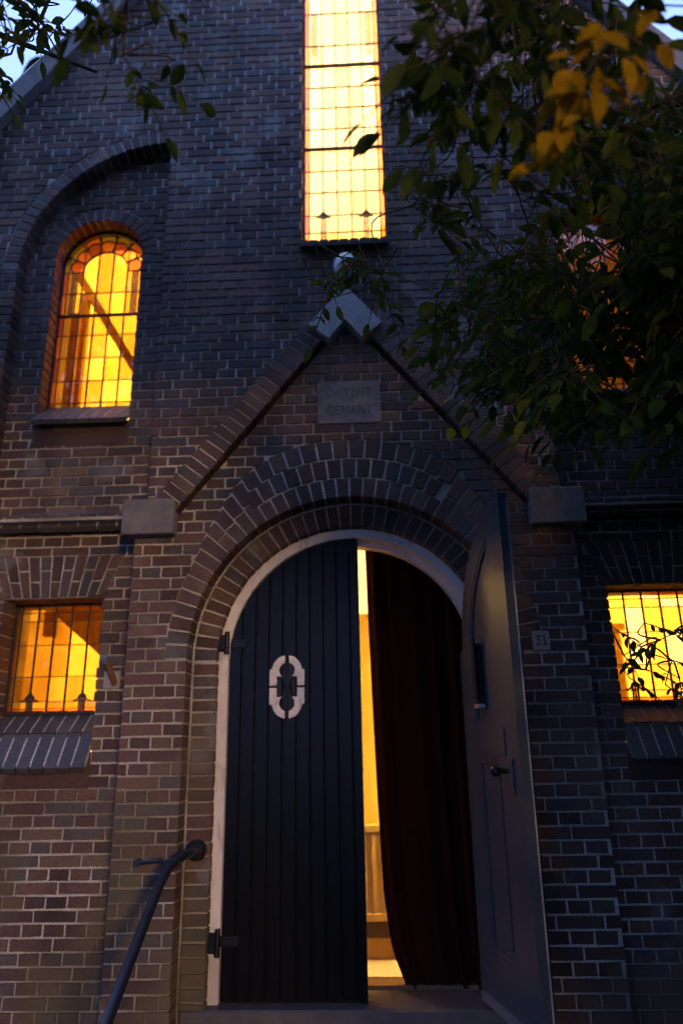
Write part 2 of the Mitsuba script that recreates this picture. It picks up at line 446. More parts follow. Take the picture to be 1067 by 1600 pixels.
# portal: three rows of voussoirs at the crown that run out to one row at the springing
EXT_A = np.radians([0, 4, 18, 25, 33, 48, 56, 62, 68, 74, 82, 90])
EXT_R = [0.985, 0.985, 0.99, 0.995, 1.005, 1.085, 1.145, 1.185, 1.205, 1.215, 1.215, 1.215]
def ext_r(a):
    a = a if a <= math.pi / 2 else math.pi - a
    return float(np.interp(a, EXT_A, EXT_R))
VOUS = []
step = 0.072
n = round(math.pi * 0.92 / step)
for k in range(n):
    ta, tb = math.pi * k / n, math.pi * (k + 1) / n
    re = ext_r((ta + tb) / 2) - R1
    rows = max(1, round(re / 0.113))
    for j in range(rows):
        r0, r1 = R1 + re * j / rows, R1 + re * (j + 1) / rows
        sh = (0.5 if j == 1 and rows > 2 else 0.0) * (tb - ta)
        g = 0.0055 / ((r0 + r1) / 2)
        if ta + sh + g < math.pi - 0.01:
            brick(arc_poly(AX, ZC, r0 + (0.0 if j == 0 else 0.004), r1 - 0.004, ta + sh + g, min(tb + sh, math.pi) - g), YP, 0.13, VOUS)
plaque = sbox(-0.178, 2.912, 0.178, 3.182)
ext_poly = Polygon([(AX + ext_r(t) * math.cos(t), ZC + ext_r(t) * math.sin(t)) for t in np.linspace(0, math.pi, 61)] + [(AX - 0.985, ZC - 0.01), (AX + 0.985, ZC - 0.01)])
lay(portal.difference(unary_union([door_poly(R1), ext_poly, plaque.buffer(0.006)])), YP, 0.13, -1.205, 0.011)
# second order: a row of headers round the door, and its jambs
ring(AX, ZC, R2, R1, 0, math.pi, YM, 0.085, 0.066, VOUS)
zlo = np.arange(ZBASE, ZC - 0.02, COURSE)
for s in (-1, 1):
    for z in zlo:
        xa, xb = sorted((AX + s * (R2 + 0.001), AX + s * (R1 - 0.008)))
        brick([(xa, z + .005), (xb, z + .005), (xb, z + COURSE - .005), (xa, z + COURSE - .005)], YM, 0.085)
emit_bricks(C + '__wall__brick', BRICKS, 300, C + '__wall__brickwork')
emit_bricks(C + '__wall__voussoir', VOUS)
tag(C + '__wall__brickwork', 'courses of dark brick higher up and further off')

# pale fillet of mortar where the two orders meet
for s in (0,):
    a = np.linspace(0, math.pi, 60)
    path = [(AX + R1 - .004, -0.006, -0.05)] + [(AX + (R1 - .004) * math.cos(t), -0.006, ZC + (R1 - .004) * math.sin(t)) for t in a] + [(AX - R1 + .004, -0.006, -0.05)]
    add(C + '__wall__mortar_fillet', tube(path, 0.0075, 6), MORTAR, smooth=True)

# ------------------------------------------------------------------ sills, string courses: sloping bricks
def sill(key, x0, x1, prof, w=0.075, gap=0.010, bed_drop=0.012, bsdf=None):
    """bricks laid side by side, each the profile [(y, z), ...] (clockwise seen from +x) stretched along x, on a bed of mortar"""
    prof = np.asarray(prof, float)
    n = max(1, round((x1 - x0) / w))
    def prism(xa, xb, q):
        m = trimesh.creation.extrude_polygon(Polygon(q), xb - xa, engine='earcut')
        v = m.vertices
        m.vertices = np.stack([xa + v[:, 2], v[:, 0], v[:, 1]], 1)
        m.fix_normals()
        return m
    k_uv = lambda m: np.tile(rng.random(2), (len(m.vertices), 1))
    for k in range(n):
        xa, xb = x0 + (x1 - x0) * k / n + gap / 2, x0 + (x1 - x0) * (k + 1) / n - gap / 2
        m = prism(xa, xb, prof + rng.normal(0, 0.0012, (1, 2)))
        add(key + '__sill_brick' if not key.endswith('course') else key + '__sloping_brick', m, GLAZED, uv=k_uv(m))
    c = prof.mean(0)
    add(key + '__mortar_bed', prism(x0 + .003, x1 - .003, c + (prof - c) * 0.80), MORTAR)

add(C + '__window_sill', bx(-1.966, -1.372, 0.115, 0.24, 2.95, 3.10), BRICK, uv=np.full((8, 2), 0.2))
sill(C + '__window_sill', -1.966, -1.368, [(0.262, 3.275), (0.262, 3.235), (0.052, 3.060), (0.040, 3.085)])
add(C + '__window_sill', bx(1.372, 1.966, 0.115, 0.24, 2.95, 3.10), BRICK, uv=np.full((8, 2), 0.2))
sill(C + '__window_sill_001', 1.368, 1.966, [(0.262, 3.275), (0.262, 3.235), (0.052, 3.060), (0.040, 3.085)])
for i, (xa, xb) in enumerate(((-2.006, -1.422), (1.394, 1.983))):
    k = add(C + '__window_sill', bx(xa, xb, 0.084, 0.24, 0.96, 1.10), BRICK, uv=np.full((8, 2), 0.15))
    sill(k, xa, xb, [(0.290, 1.372), (0.290, 1.332), (0.140, 1.222), (0.127, 1.247)])
    sill(k, xa, xb, [(0.124, 1.242), (0.137, 1.217), (0.028, 1.040), (0.012, 1.066)])
k = add(C + '__window_sill', bx(-0.290, 0.272, 0.02, 0.13, 4.10, 4.24), BRICK, uv=np.full((8, 2), 0.3))
sill(k, -0.302, 0.276, [(0.135, 4.305), (0.135, 4.270), (-0.055, 4.200), (-0.062, 4.238)], 0.062)
for i, (xa, xb) in enumerate(((-2.62, -1.252), (1.252, 2.62))):
    k = C + '__string_course' + ('' if i == 0 else '_001')
    scene[k] = mikit.ply(bx(xa, xb, 0.085, 0.127, 2.362, 2.405), BRICK, uv=np.full((8, 2), 0.25))
    sill(k, xa, xb, [(0.130, 2.520), (0.130, 2.47), (0.045, 2.362), (0.022, 2.385)], 0.111)

# ------------------------------------------------------------------ gable of the portal: brick on edge coping, kneelers, cap stone, plaque
ang = math.atan(slope)
dx, dz = math.cos(ang), math.sin(ang)
for s, side in ((-1, 'left'), (1, 'right')):
    k = C + '__portal_coping' + ('' if s < 0 else '_001')
    L0, L1 = 0.02, 1.40
    p0 = np.array([s * 0.985, 2.372])
    d2 = np.array([-s * dx, dz])
    nn = np.array([s * dz, dx])
    body = Polygon([p0 + d2 * a + nn * b for a, b in ((L0, 0.012), (L1, 0.012), (L1, 0.138), (L0, 0.138))])
    scene[k] = mikit.ply(ext(body, YP - 0.040, 0.02), MORTAR)
    m = 22
    for j in range(m):
        a, b = L0 + (L1 - L0) * j / m + 0.004, L0 + (L1 - L0) * (j + 1) / m - 0.004
        q = np.array([p0 + d2 * t + nn * u for t, u in ((a, 0.002), (b, 0.002), (b, 0.148), (a, 0.148))])
        if s > 0:
            q = q[::-1]
        st = []
        brick(q, YP - 0.047, 0.165, st)
        add(k + '__coping_brick', (st[0][1], st[0][2]), BRICK, uv=st[0][3])
    x0, x1 = sorted((s * 1.252, s * 0.965))
    add(C + '__kneeler_stone', bx(x0, x1, YP - 0.075, 0.03, 2.262, 2.462, 0.006), STONE)
cap = Polygon([(-0.01, 3.545), (0.088, 3.42), (0.205, 3.515), (0.02, 3.745), (-0.04, 3.745), (-0.225, 3.515), (-0.108, 3.42)])
cm = ext(cap, YP - 0.092, 0.02)
add(C + '__cap_stone', cm, PALE, label='pale stone saddle at the tip of the portal gable')

pl = ext(plaque, YP - 0.006, 0.0)
pk = add(C + '__stone_plaque', pl, STONE, label='weathered stone plaque with two lines of worn letters above the portal arch')
for txt, z in (('DATINT', 3.075), ('GEMANT', 2.965)):
    t = meshkit.text_mesh(txt, 0.058, 0.004)
    w = t.bounds[1, 0]
    t.apply_scale([0.262 / w, 1, 1])
    v = t.vertices
    t.vertices = np.stack([v[:, 0] - 0.131, YP - 0.0062 - v[:, 2] * 0.3, v[:, 1] + z], 1)
    add(pk + '__letters', t, LETTER)

# coping of the big gable, roof behind, kneelers at the eaves
for s in (-1, 1):
    q = [(s * 2.66, 5.255), (s * 2.62, 5.06), (0, 8.47), (0, 8.68)]
    add(C + '__gable_coping', ext(Polygon(q).buffer(0), -0.075, 0.40), STONE)
    x0, x1 = sorted((s * 2.72, s * 2.43))
    add(C + '__eaves_stone', bx(x0, x1, -0.09, 0.40, 4.98, 5.30, 0.01), STONE)
    rq = Polygon([(s * 2.85, 4.70), (s * 2.78, 4.62), (0, 8.27), (0, 8.40)]).buffer(0)
    add(C + '__roof', ext(rq, 0.38, 8.2), TILE)
side = cat([bx(s * 2.6 - 0.15, s * 2.6 + 0.02, 0.45, 8.0, ZBASE, 4.95) for s in (1, -1)] + [ext(gable.buffer(-0.05), 7.8, 8.0)])
add(C + '__side_wall', side, MORTAR)

# ------------------------------------------------------------------ door frame and leaves
def frame_band(r0, r1, y0, y1, zb=-0.02):
    a = np.linspace(0, math.pi, 48)
    o = [(AX + r1, zb)] + [(AX + r1 * math.cos(t), ZC + r1 * math.sin(t)) for t in a] + [(AX - r1, zb)]
    i = [(AX - r0, zb)] + [(AX + r0 * math.cos(t), ZC + r0 * math.sin(t)) for t in a[::-1]] + [(AX + r0, zb)]
    return ext(Polygon(o + i), y0, y1)
fk = C + '__door_frame'
scene[fk] = mikit.ply(frame_band(0.685, 0.742, 0.068, 0.150), WHITE, smooth=30)
tag(fk, 'white painted arched door frame')
add(fk + '__rebate_stop', cat([frame_band(0.655, 0.70, 0.151, 0.215), frame_band(0.668, 0.684, 0.140, 0.152)]), WHITE, smooth=30)
for z in (1.70, 0.245):
    h = cat([bx(-0.775, -0.690, 0.040, 0.066, z - 0.045, z + 0.045, 0.006), tube([(-0.700, 0.048, z - 0.060), (-0.700, 0.048, z + 0.062)], 0.014, 10),
             bx(-0.700, -0.60, 0.078, 0.087, z - 0.024, z + 0.024, 0.003)])
    add(fk + '__hinge', h, IRON, smooth=40)

# closed leaf: nine beaded boards, meeting stile, hinge straps, oval ornament
dk = C + '__door_leaf'
tag(dk, 'closed black boarded door leaf with white oval ornament')
DY = 0.088
edges = np.linspace(-0.688, -0.016, 10)
lim = door_poly(0.682)
scene[dk] = mikit.ply(ext(door_poly(0.680).intersection(sbox(-1, -0.012, 0.002, 3)), DY + 0.010, DY + 0.045), BLACK)
for a, b in zip(edges[:-1], edges[1:]):
    ply_ = sbox(a + 0.004, -0.012, b - 0.0035, 3).intersection(lim)
    face = ext(ply_, DY, DY + 0.011)
    lip = ext(ply_.buffer(-0.006), DY - 0.0035, DY + 0.0005)
    top = ZC + math.sqrt(0.670 ** 2 - (b - AX) ** 2) if b < -0.05 else 2.2
    bead = tube([(b - 0.010, DY - 0.004, z) for z in np.linspace(0.0, top, 24)], 0.0042, 8)
    add(dk + '__plank', cat([face, lip, bead]), BLACK)
add(dk + '__meeting_stile', cat([ext(sbox(-0.016, -0.012, 0.026, 3).intersection(lim), DY - 0.012, DY + 0.05), ext(sbox(-0.006, -0.012, 0.014, 3).intersection(lim), DY - 0.024, DY - 0.012)]), BLACK)
oz, oxc, orr = 1.462, -0.372, 0.0
def orn_shape(e):
    r = 0.064 + e
    return unary_union([Point(oxc, oz + 0.087).buffer(r, 24), Point(oxc, oz - 0.087).buffer(r, 24), sbox(oxc - 0.078 - e, oz - 0.076 - e, oxc + 0.078 + e, oz + 0.076 + e)])
band = orn_shape(0.016).difference(orn_shape(-0.022))
gaps = unary_union([sbox(oxc - 0.011, oz - 0.5, oxc + 0.011, oz + 0.5), sbox(oxc - 0.3, oz - 0.006, oxc + 0.3, oz + 0.006)])
for g in band.difference(gaps).geoms:
    m = cat([ext(g, DY - 0.018, DY - 0.003), ext(g.buffer(-0.006), DY - 0.023, DY - 0.0178)])
    add(dk + '__oval_ornament', m, WHITE, smooth=30)
lattice = cat([ext(orn_shape(-0.020), DY - 0.006, DY - 0.0028)])
add(dk + '__grille_plate', lattice, IRON)
gr = [bx(oxc - .006, oxc + .006, DY - .026, DY - .012, oz - 0.165, oz + 0.165, .002)]
gr += [tube([(oxc + sx * 0.045, DY - .014, oz - 0.12), (oxc + sx * 0.018, DY - .014, oz), (oxc + sx * 0.045, DY - .014, oz + 0.12)], 0.004, 6) for sx in (-1, 1)]
add(dk + '__grille_bar', cat(gr), IRON)

# open leaf, hinged on the right, swung outwards past the square
ok = C + '__door_leaf_001'
tag(ok, 'open blue grey panelled door leaf swung outwards at the right')
A, B = np.array([0.568, 0.095]), np.array([0.712, -0.627])
W = float(np.linalg.norm(B - A))
dirv = (B - A) / W
nrm = np.array([-dirv[1], dirv[0]])          # towards the right, the leaf's outer face
def leaf(poly, t0, t1):
    """poly in (s along the leaf, z), thickness from t0 to t1 along nrm"""
    m = ext(poly, t0, t1)
    v = m.vertices
    p = A + np.outer(v[:, 0], dirv) + np.outer(v[:, 1], nrm)
    m.vertices = np.column_stack([p, v[:, 2]])
    m.fix_normals()
    return m
def head(s0, s1, r, z0=0.03):
    ss = np.linspace(s0, s1, 30)
    return Polygon([(s0, z0), (s1, z0)] + [(t, ZC + math.sqrt(max(r * r - (W - t) ** 2, 1e-4))) for t in ss[::-1]])
full = head(W - 0.690, W, 0.690)
full = unary_union([full, sbox(0, 0.03, W - 0.688, ZC + 0.03)])
upper = head(0.185, 0.53, 0.555, 1.24)
upper = Polygon([(0.185, 1.24), (0.53, 1.24)] + [(t, ZC + math.sqrt(max(0.555 ** 2 - (W - t) ** 2, 1e-4))) for t in np.linspace(0.53, 0.19, 20)])
lower = sbox(0.20, 0.24, 0.50, 1.08)
scene[ok] = mikit.ply(leaf(full.difference(unary_union([upper, lower])), 0.0, 0.045), BLUE)
add(ok + '__panel', cat([leaf(upper.buffer(0.01), 0.014, 0.034), leaf(upper.difference(upper.buffer(-0.022)), 0.004, 0.016)]), BLUE)
add(ok + '__panel', cat([leaf(lower.buffer(0.01), 0.014, 0.034), leaf(lower.difference(lower.buffer(-0.020)), 0.004, 0.016), leaf(lower.buffer(-0.05), 0.008, 0.02)]), BLUE)
add(ok + '__mid_rail', leaf(sbox(0.17, 1.10, 0.58, 1.215), -0.006, 0.006), BLUE)
def lp(s, t, z):
    q = A + dirv * s + nrm * t
    return (q[0], q[1], z)
add(ok + '__bolt', cat([leaf(sbox(0.275, 1.33, 0.325, 1.63), -0.012, 0.004), tube([lp(0.30, -0.024, 1.36), lp(0.30, -0.024, 1.66)], 0.010, 8)]), IRON, smooth=40)
add(ok + '__bolt_plate', leaf(sbox(0.27, 1.315, 0.335, 1.335), -0.03, 0.004), ZINC)
add(ok + '__lock_case', leaf(sbox(W - 0.145, 0.94, W - 0.075, 1.08), -0.010, 0.003), BLUE)
add(ok + '__door_knob', cat([tube([lp(W - 0.12, -0.015, 1.03), lp(W - 0.12, -0.06, 1.03)], 0.011, 8), trimesh.creation.icosphere(2, 0.024).apply_translation(lp(W - 0.12, -0.07, 1.03))]), IRON, smooth=60)
add(ok + '__edge_strip', leaf(sbox(W - 0.002, 0.05, W + 0.004, 2.26), 0.0395, 0.0475), ZINC, label='pale worn metal edge of the open leaf')
add(ok + '__weather_bar', leaf(sbox(0.06, 0.012, W - 0.02, 0.045), -0.022, -0.001), ZINC)

# threshold, steps, ground
add(C + '__threshold', bx(-0.86, 0.86, -0.012, 0.30, -0.19, -0.02, 0.008), TILE)
st1 = add('entrance_step', bx(-1.30, 1.30, -0.52, -0.015, -0.40, -0.165, 0.012), STONE, label='stone step just below the door threshold', cat='step')
st2 = add('entrance_step', bx(-1.40, 1.40, -0.90, -0.02, -0.52, -0.325, 0.012), STONE, label='lowest stone step on the pavement before the door', cat='step')
add('pavement', bx(-30, 30, -40, 12, -0.60, -0.485), PAVE, kind='structure')

# ------------------------------------------------------------------ stained glass
def window(opening, y, border, cols, rows, saddles, tone, edge=('orange', 'red'), dim=None, arch=None, reeds=(), drops=None, foot=None, label=None):
    """opening polygon; leaded sheets of glass at y, cames, iron saddle bars, a thin frame"""
    key = fresh(C + '__stained_glass_window')
    if label:
        tag(key, label)
    x0, z0, x1, z1 = opening.bounds
    scene[key] = mikit.ply(ext(opening.buffer(0.004).difference(opening.buffer(-0.012)), y - 0.016, y + 0.02), LEAD)
    inner = opening.buffer(-0.010)
    field = opening.buffer(-0.010 - border, join_style=2)
    fx0, fz0, fx1, fz1 = field.bounds
    xs = np.linspace(fx0, fx1, cols + 1)
    zs = [fz0] + [z for z in rows if fz0 < z < fz1] + [fz1 + 0.2]
    cells, lines = [], []
    cut = inner
    if arch:                                         # petals between the head and an inner round arch
        cx, cz, r = arch
        ro = (x1 - x0) / 2
        inn = Point(cx, cz).buffer(r, 32).intersection(sbox(cx - r, cz - 0.001, cx + r, cz + 2 * r))
        headz = inner.intersection(sbox(x0, cz, x1, z1 + 1))
        petals = headz.difference(inn)
        m = 7
        for k in range(m):
            ta, tb = math.pi * k / m, math.pi * (k + 1) / m
            w = Polygon([(cx, cz), (cx + 2 * math.cos(ta), cz + 2 * math.sin(ta)), (cx + 2.2 * math.cos((ta + tb) / 2), cz + 2.2 * math.sin((ta + tb) / 2)), (cx + 2 * math.cos(tb), cz + 2 * math.sin(tb))])
            g = petals.intersection(w)
            tm = (ta + tb) / 2
            disc = Point(cx + (r + 0.035) * math.cos(tm), cz + (r + 0.035) * math.sin(tm)).buffer(0.058, 12)
            cells.append((g.intersection(disc), ('red', 'orange')[k % 2]))
            cells.append((g.difference(disc), ('olive', 'orange', 'olive')[k % 3]))
            lines += [LineString([(cx + r * math.cos(tb), cz + r * math.sin(tb)), (cx + ro * math.cos(tb), cz + ro * math.sin(tb))]), disc.exterior.intersection(g)]
        lines += [LineString([(cx + r * math.cos(t), cz + r * math.sin(t)) for t in np.linspace(0, math.pi, 24)])]
        field = field.intersection(sbox(x0, z0, x1, cz)).union(inn.intersection(sbox(x0, cz, x1, z1)))
        cut = inner.intersection(sbox(x0, z0, x1, cz))
        lines.append(LineString([(x0, cz), (cx - r, cz)]))
        lines.append(LineString([(cx + r, cz), (x1, cz)]))
    ring_ = cut.difference(field)
    for k, (a, b) in enumerate(zip(zs[:-1], zs[1:])):
        for s in (0, 1):
            part = ring_.intersection(sbox(x0, a if k else z0, (x0 + x1) / 2, b) if s == 0 else sbox((x0 + x1) / 2, a if k else z0, x1, b))
            cells.append((part, edge[(k + s) % len(edge)] if s == 0 else edge[0]))
        for c in range(cols):
            cell = field.intersection(sbox(xs[c], a, xs[c + 1], b))
            t = 'olive' if foot and k == 0 else tone[(c * 3 + k * 2 + (c * k) % 3) % len(tone)]
            cells.append((cell, t))
    lines += [LineString([(x, z0), (x, z1)]) for x in xs]
    lines += [LineString([(x0, z), (x1, z)]) for z in zs[1:-1]] + [LineString([(fx0, fz0), (fx1, fz0)])]
    for xa, za, zb in reeds:
        lines += [LineString([(xa + t, za), (xa + t, zb)]) for t in (-0.016, 0.0, 0.016)]
    if drops:
        zd, at = drops
        for c in at:
            x = xs[c]
            w = (xs[1] - xs[0])
            arcs = [LineString([(x + s * (w * 0.5 - w * 0.48 * math.cos(t)), zd + w * 0.34 - 0.05 * math.sin(t)) for t in np.linspace(0, math.pi / 2, 8)]) for s in (-1, 1)]
            lines += arcs + [LineString([(x - .014, z0), (x - .014, zd)]), LineString([(x + .014, z0), (x + .014, zd)]), Point(x, zd).buffer(0.02, 3).exterior]
    fl = []
    for g in lines:
        for h in getattr(g, 'geoms', [g]):
            if h.geom_type in ('LineString', 'LinearRing') and h.length > 0.01:
                fl.append(h)
    came = unary_union([g.buffer(0.0019 if len(g.coords) == 2 and abs(g.coords[0][1] - g.coords[1][1]) < 1e-6 else 0.0042, cap_style=2) for g in fl]).intersection(inner)
    if arch:
        mask = unary_union([inner.intersection(sbox(x0, z0, x1, arch[1])), headz])
        vert = unary_union([LineString([(x, arch[1]), (x, z1)]).buffer(0.0032) for x in xs]).difference(inn)
        came = came.difference(vert.difference(unary_union([g.buffer(0.0032) for g in fl if not (g.geom_type == 'LineString' and len(g.coords) == 2 and abs(g.coords[0][0] - g.coords[1][0]) < 1e-6)])))
    for poly, col in cells:
        for g in getattr(poly, 'geoms', [poly]):
            if g.geom_type == 'Polygon' and g.area > 0.00025:
                sh = sheet(g, y + rng.normal(0, 0.0008))
                v = sh.vertices
                t = rng.normal(0, 0.004, 2)
                v[:, 1] += (v[:, 0] - v[:, 0].mean()) * t[0] + (v[:, 2] - v[:, 2].mean()) * t[1]
                sh.vertices = v
                add(key + '__pane', sh, GLASS[(dim or {}).get(col, col)])
    add(key + '__lead_came', ext(came, y - 0.0055, y + 0.0055), LEAD)
    for z in saddles:
        add(key + '__saddle_bar', bx(x0 + 0.002, x1 - 0.002, y - 0.020, y - 0.004, z - 0.009, z + 0.009, 0.002), IRON)
    return key

AMB = ('amber', 'honey', 'amber', 'gold')
GY = 0.255
window(UPW[0].intersection(sbox(-3, 3.225, 3, 6)), GY, 0.024, 5, [3.30, 3.46, 3.63, 3.80, 3.95, 4.13], [3.945], AMB, ('red', 'orange'),
       arch=(-1.668, 4.300, 0.158), reeds=((-1.878, 3.95, 4.30), (-1.458, 3.95, 4.30)), foot=True, label='arched amber stained glass window with red and olive petals round its head')
window(LOW[0].intersection(sbox(-3, 1.350, 3, 3)), 0.26, 0.022, 5, [1.42, 1.56, 1.74, 1.88, 1.93], [], ('gold', 'honey', 'flame', 'gold', 'honey'), ('orange', 'amber'),
       drops=(1.44, (1, 4)), label='square amber leaded window under the flat brick arch at the left')
window(TALL.intersection(sbox(-3, 4.29, 3, 8)), 0.105, 0.030, 5, [4.42, 4.56, 4.75, 4.93, 5.114, 5.30, 5.49, 5.68, 5.874, 6.08, 6.40, 6.64], [5.114, 5.874, 6.64], ('cream', 'pale', 'cream', 'wheat', 'pale'), ('sunset', 'orange', 'sunset'),
       drops=(4.56, (1, 4)), reeds=((-0.206, 5.98, 6.40), (0.192, 5.98, 6.40)), label='tall pale yellow leaded window above the portal')
window(UPW[1].intersection(sbox(-3, 3.225, 3, 6)), GY, 0.024, 5, [3.30, 3.46, 3.63, 3.80, 3.95, 4.13], [3.945], ('unlit', 'unlit'), ('unlit', 'unlit'), dim={'red': 'unlit', 'orange': 'unlit', 'olive': 'unlit'},  # glass darkened in place of a dim room behind this window
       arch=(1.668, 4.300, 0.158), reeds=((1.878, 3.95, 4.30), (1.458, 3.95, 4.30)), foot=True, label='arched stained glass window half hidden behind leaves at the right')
window(LOW[1].intersection(sbox(-3, 1.350, 3, 3)), 0.26, 0.022, 5, [1.42, 1.56, 1.74, 1.88, 1.93], [], ('straw', 'pale', 'straw', 'straw'), ('orange', 'straw'),
       drops=(1.44, (1, 4)), label='square bright yellow leaded window with leaves in front at the right')

# ------------------------------------------------------------------ inside: the hall behind the windows
hall = Polygon([(-2.30, 0.0), (2.30, 0.0), (2.30, 5.05), (0, 7.95), (-2.30, 5.05)])
shell = hall.buffer(0.04, join_style=2).difference(hall)
add(C + '__hall', cat([ext(shell, 0.452, 6.5), ext(hall.buffer(0.05, join_style=2), 6.5, 6.55)]), PLASTER)
add(C + '__hall__floor', bx(-2.3, 2.3, 0.30, 6.5, -0.06, -0.002), DARKBOARD)
part = cat([bx(-0.78, 0.78, 0.80, 0.86, 0.0, 1.98), bx(-0.82, -0.78, 0.455, 0.86, 0.0, 1.98), bx(0.78, 0.82, 0.455, 0.86, 0.0, 1.98)])
add(C + '__vestibule_wall', part, OCHRE)
add(C + '__vestibule_wall__shade_strip', bx(-0.77, 0.77, 0.782, 0.799, 0.108, 0.185), DARKBOARD)  # dark strip standing in for the shade under the radiator
# radiator on the vestibule wall
rk = 'radiator'
tag(rk, 'cream panel radiator seen through the gap between door and curtain', 'radiator')
prof = [(-0.42 + 0.028 * k, 0.012 if k % 2 else 0.0) for k in range(31)]
fl = Polygon([(x, 0.742 - d) for x, d in prof] + [(x, 0.752 - d) for x, d in prof[::-1]])
m = trimesh.creation.extrude_polygon(fl, 0.44, engine='earcut'); m.apply_translation((0, 0, 0.235))
add(rk + '__panel', m, RADIATOR, smooth=50)
add(rk + '__top_rail', bx(-0.425, 0.425, 0.728, 0.775, 0.665, 0.715, 0.008), RADIATOR)
add(rk + '__bottom_rail', bx(-0.425, 0.425, 0.730, 0.775, 0.20, 0.245, 0.008), RADIATOR)
# first five: hanging lamps in the hall, the light of the windows
spots = [(-1.45, 2.0, 3.0), (1.45, 2.0, 3.0), (0.0, 2.6, 4.75), (-1.35, 4.6, 3.2), (1.35, 4.6, 3.2), (-0.98, 1.5, 5.85), (0.98, 1.5, 5.85), (0.46, 0.58, 1.55), (0.46, 0.58, 0.95)]  # last four added out of sight, brightening the tall window and the vestibule
LAMPS = ['globe lamp in the hall nearest the lower left window', 'globe lamp in the hall nearest the lower right window', 'globe lamp in the middle of the hall',
         'globe lamp far back on the left of the hall', 'globe lamp far back on the right of the hall', 'added unseen lamp brightening the tall window, left one', 'added unseen lamp brightening the tall window, right one',
         'added unseen lamp behind the curtain brightening the vestibule, upper one', 'added unseen lamp behind the curtain brightening the vestibule, lower one']
for i, (x, y, z) in enumerate(spots):
    key = fresh('pendant_lamp')
    r = 0.13 if i < 7 else 0.06
    g = trimesh.creation.icosphere(3, r); g.apply_translation((x, y, z))
    scene[key + '__globe'] = {**mikit.ply(g, LAMP, smooth=True), 'emitter': {'type': 'area', 'radiance': {'type': 'rgb', 'value': [150.0 * (3.0 if 5 <= i < 7 else 1.0) * c for c in ((1.0, 0.60, 0.185) if i < 5 else (1.0, 0.68, 0.29) if i < 7 else (1.25, 0.66, 0.15))]}}}
    top = 7.9 - 1.27 * abs(x) if i < 7 else 1.95
    add(key + '__cord', tube([(x, y, z + r * 0.96), (x, y, top)], 0.006, 6), IRON)
    add(key + '__cap', tube([(x, y, z + r * 0.9), (x, y, z + r * 1.25)], r * 0.35, 10), IRON)
    tag(key, LAMPS[i], 'lamp', 'lamps inside the church')
# stair to the gallery behind the left windows
sk = 'gallery_stair'
tag(sk, 'wooden gallery stair seen as slanting beams through the left windows', 'stair')
def beam(p, q, w, t):
    p, q = np.array(p, float), np.array(q, float)
    d = q - p; d /= np.linalg.norm(d)
    n = np.cross(d, [0, 1, 0]); n /= np.linalg.norm(n)
    pts = [a + sw * n * w / 2 + np.array([0, st * t / 2, 0]) for a in (p, q) for sw in (-1, 1) for st in (-1, 1)]
    return trimesh.convex.convex_hull(np.array(pts))
add(sk + '__handrail', beam((-2.26, 0.95, 4.94), (-1.20, 0.95, 3.17), 0.065, 0.06), WOOD)
add(sk + '__stringer', beam((-2.26, 0.95, 2.36), (-1.10, 0.95, 1.40), 0.24, 0.05), WOOD)
for x, z in ((-2.10, 3.6), (-1.28, 3.5)):
    add(sk + '__post', bx(x - 0.035, x + 0.035, 0.92, 0.98, 0.9 if x > -2 else 1.9, z + (1.0 if x < -2 else -0.25)), WOOD)
add(sk + '__boarding', bx(-2.24, -2.02, 0.70, 0.74, 3.20, 4.28), WOOD)
for k in range(5):
    x = -2.18 + 0.21 * k
    add(sk + '__tread', bx(x, x + 0.24, 0.98, 1.75, 2.36 - 0.174 * k, 2.40 - 0.174 * k), WOOD)
# sideboard edge behind the right lower window
hk = add('hall_cupboard', cat([bx(1.25, 1.72, 0.95, 1.30, 0.0, 1.86), bx(1.22, 1.75, 0.93, 1.32, 1.86, 1.90)]), RADIATOR, label='pale cupboard standing behind the lower right window', cat='cupboard')
for k in range(4):
    add(hk + '__door', bx(1.262 + 0.115 * k, 1.362 + 0.115 * k, 0.935, 0.949, 0.08, 1.82, 0.004), RADIATOR)

# curtain behind the open half
ys, zs = [], np.linspace(-0.015, 2.30, 60)
us = np.linspace(0, 1, 150)
def curt(u, z):
    t = z / 2.30
    left = np.interp(z, [0.0, 0.08, 0.168, 0.404, 0.905, 1.309, 1.665, 1.9, 2.3], [0.215, 0.180, 0.149, 0.117, 0.098, 0.087, 0.079, 0.072, 0.066])
    x = left + (0.74 - left) * u
    k = 0.022 + 0.012 * (1 - t)
    return x, 0.315 + k * np.clip(u * 6, 0.25, 1) * np.sin(u * 2 * np.pi * 7.0 + 1.7 * np.sin(u * 6.1 + 0.6) + 0.8 * np.sin(t * 3)) * (0.55 + 0.45 * np.sin(u * 9.7 + 1.0)) + 0.010 * np.sin(u * 41 + 2 * t)
v = []
for z in zs:
    x, y = curt(us, z)
    v.append(np.column_stack([x, y, np.full(len(us), z)]))
v = np.vstack(v); nu = len(us)
f = [(r * nu + i, r * nu + i + 1, (r + 1) * nu + i + 1, (r + 1) * nu + i) for r in range(len(zs) - 1) for i in range(nu - 1)]
f2 = np.array(f); v2 = v + [0, 0.004, 0]
edge = [(r * nu, (r + 1) * nu, (r + 1) * nu + len(v), r * nu + len(v)) for r in range(len(zs) - 1)]
add('door_curtain', (np.vstack([v, v2]), np.vstack([f2, f2[:, ::-1] + len(v), np.array(edge)])), CURTAIN, smooth=60, label='dark maroon curtain hanging behind the open half of the door', cat='curtain')
add('curtain_rail', tube([(-0.70, 0.315, 2.325), (0.74, 0.315, 2.325)], 0.012, 8), IRON, smooth=40, label='dark rail carrying the curtain inside the door head', cat='curtain rail')

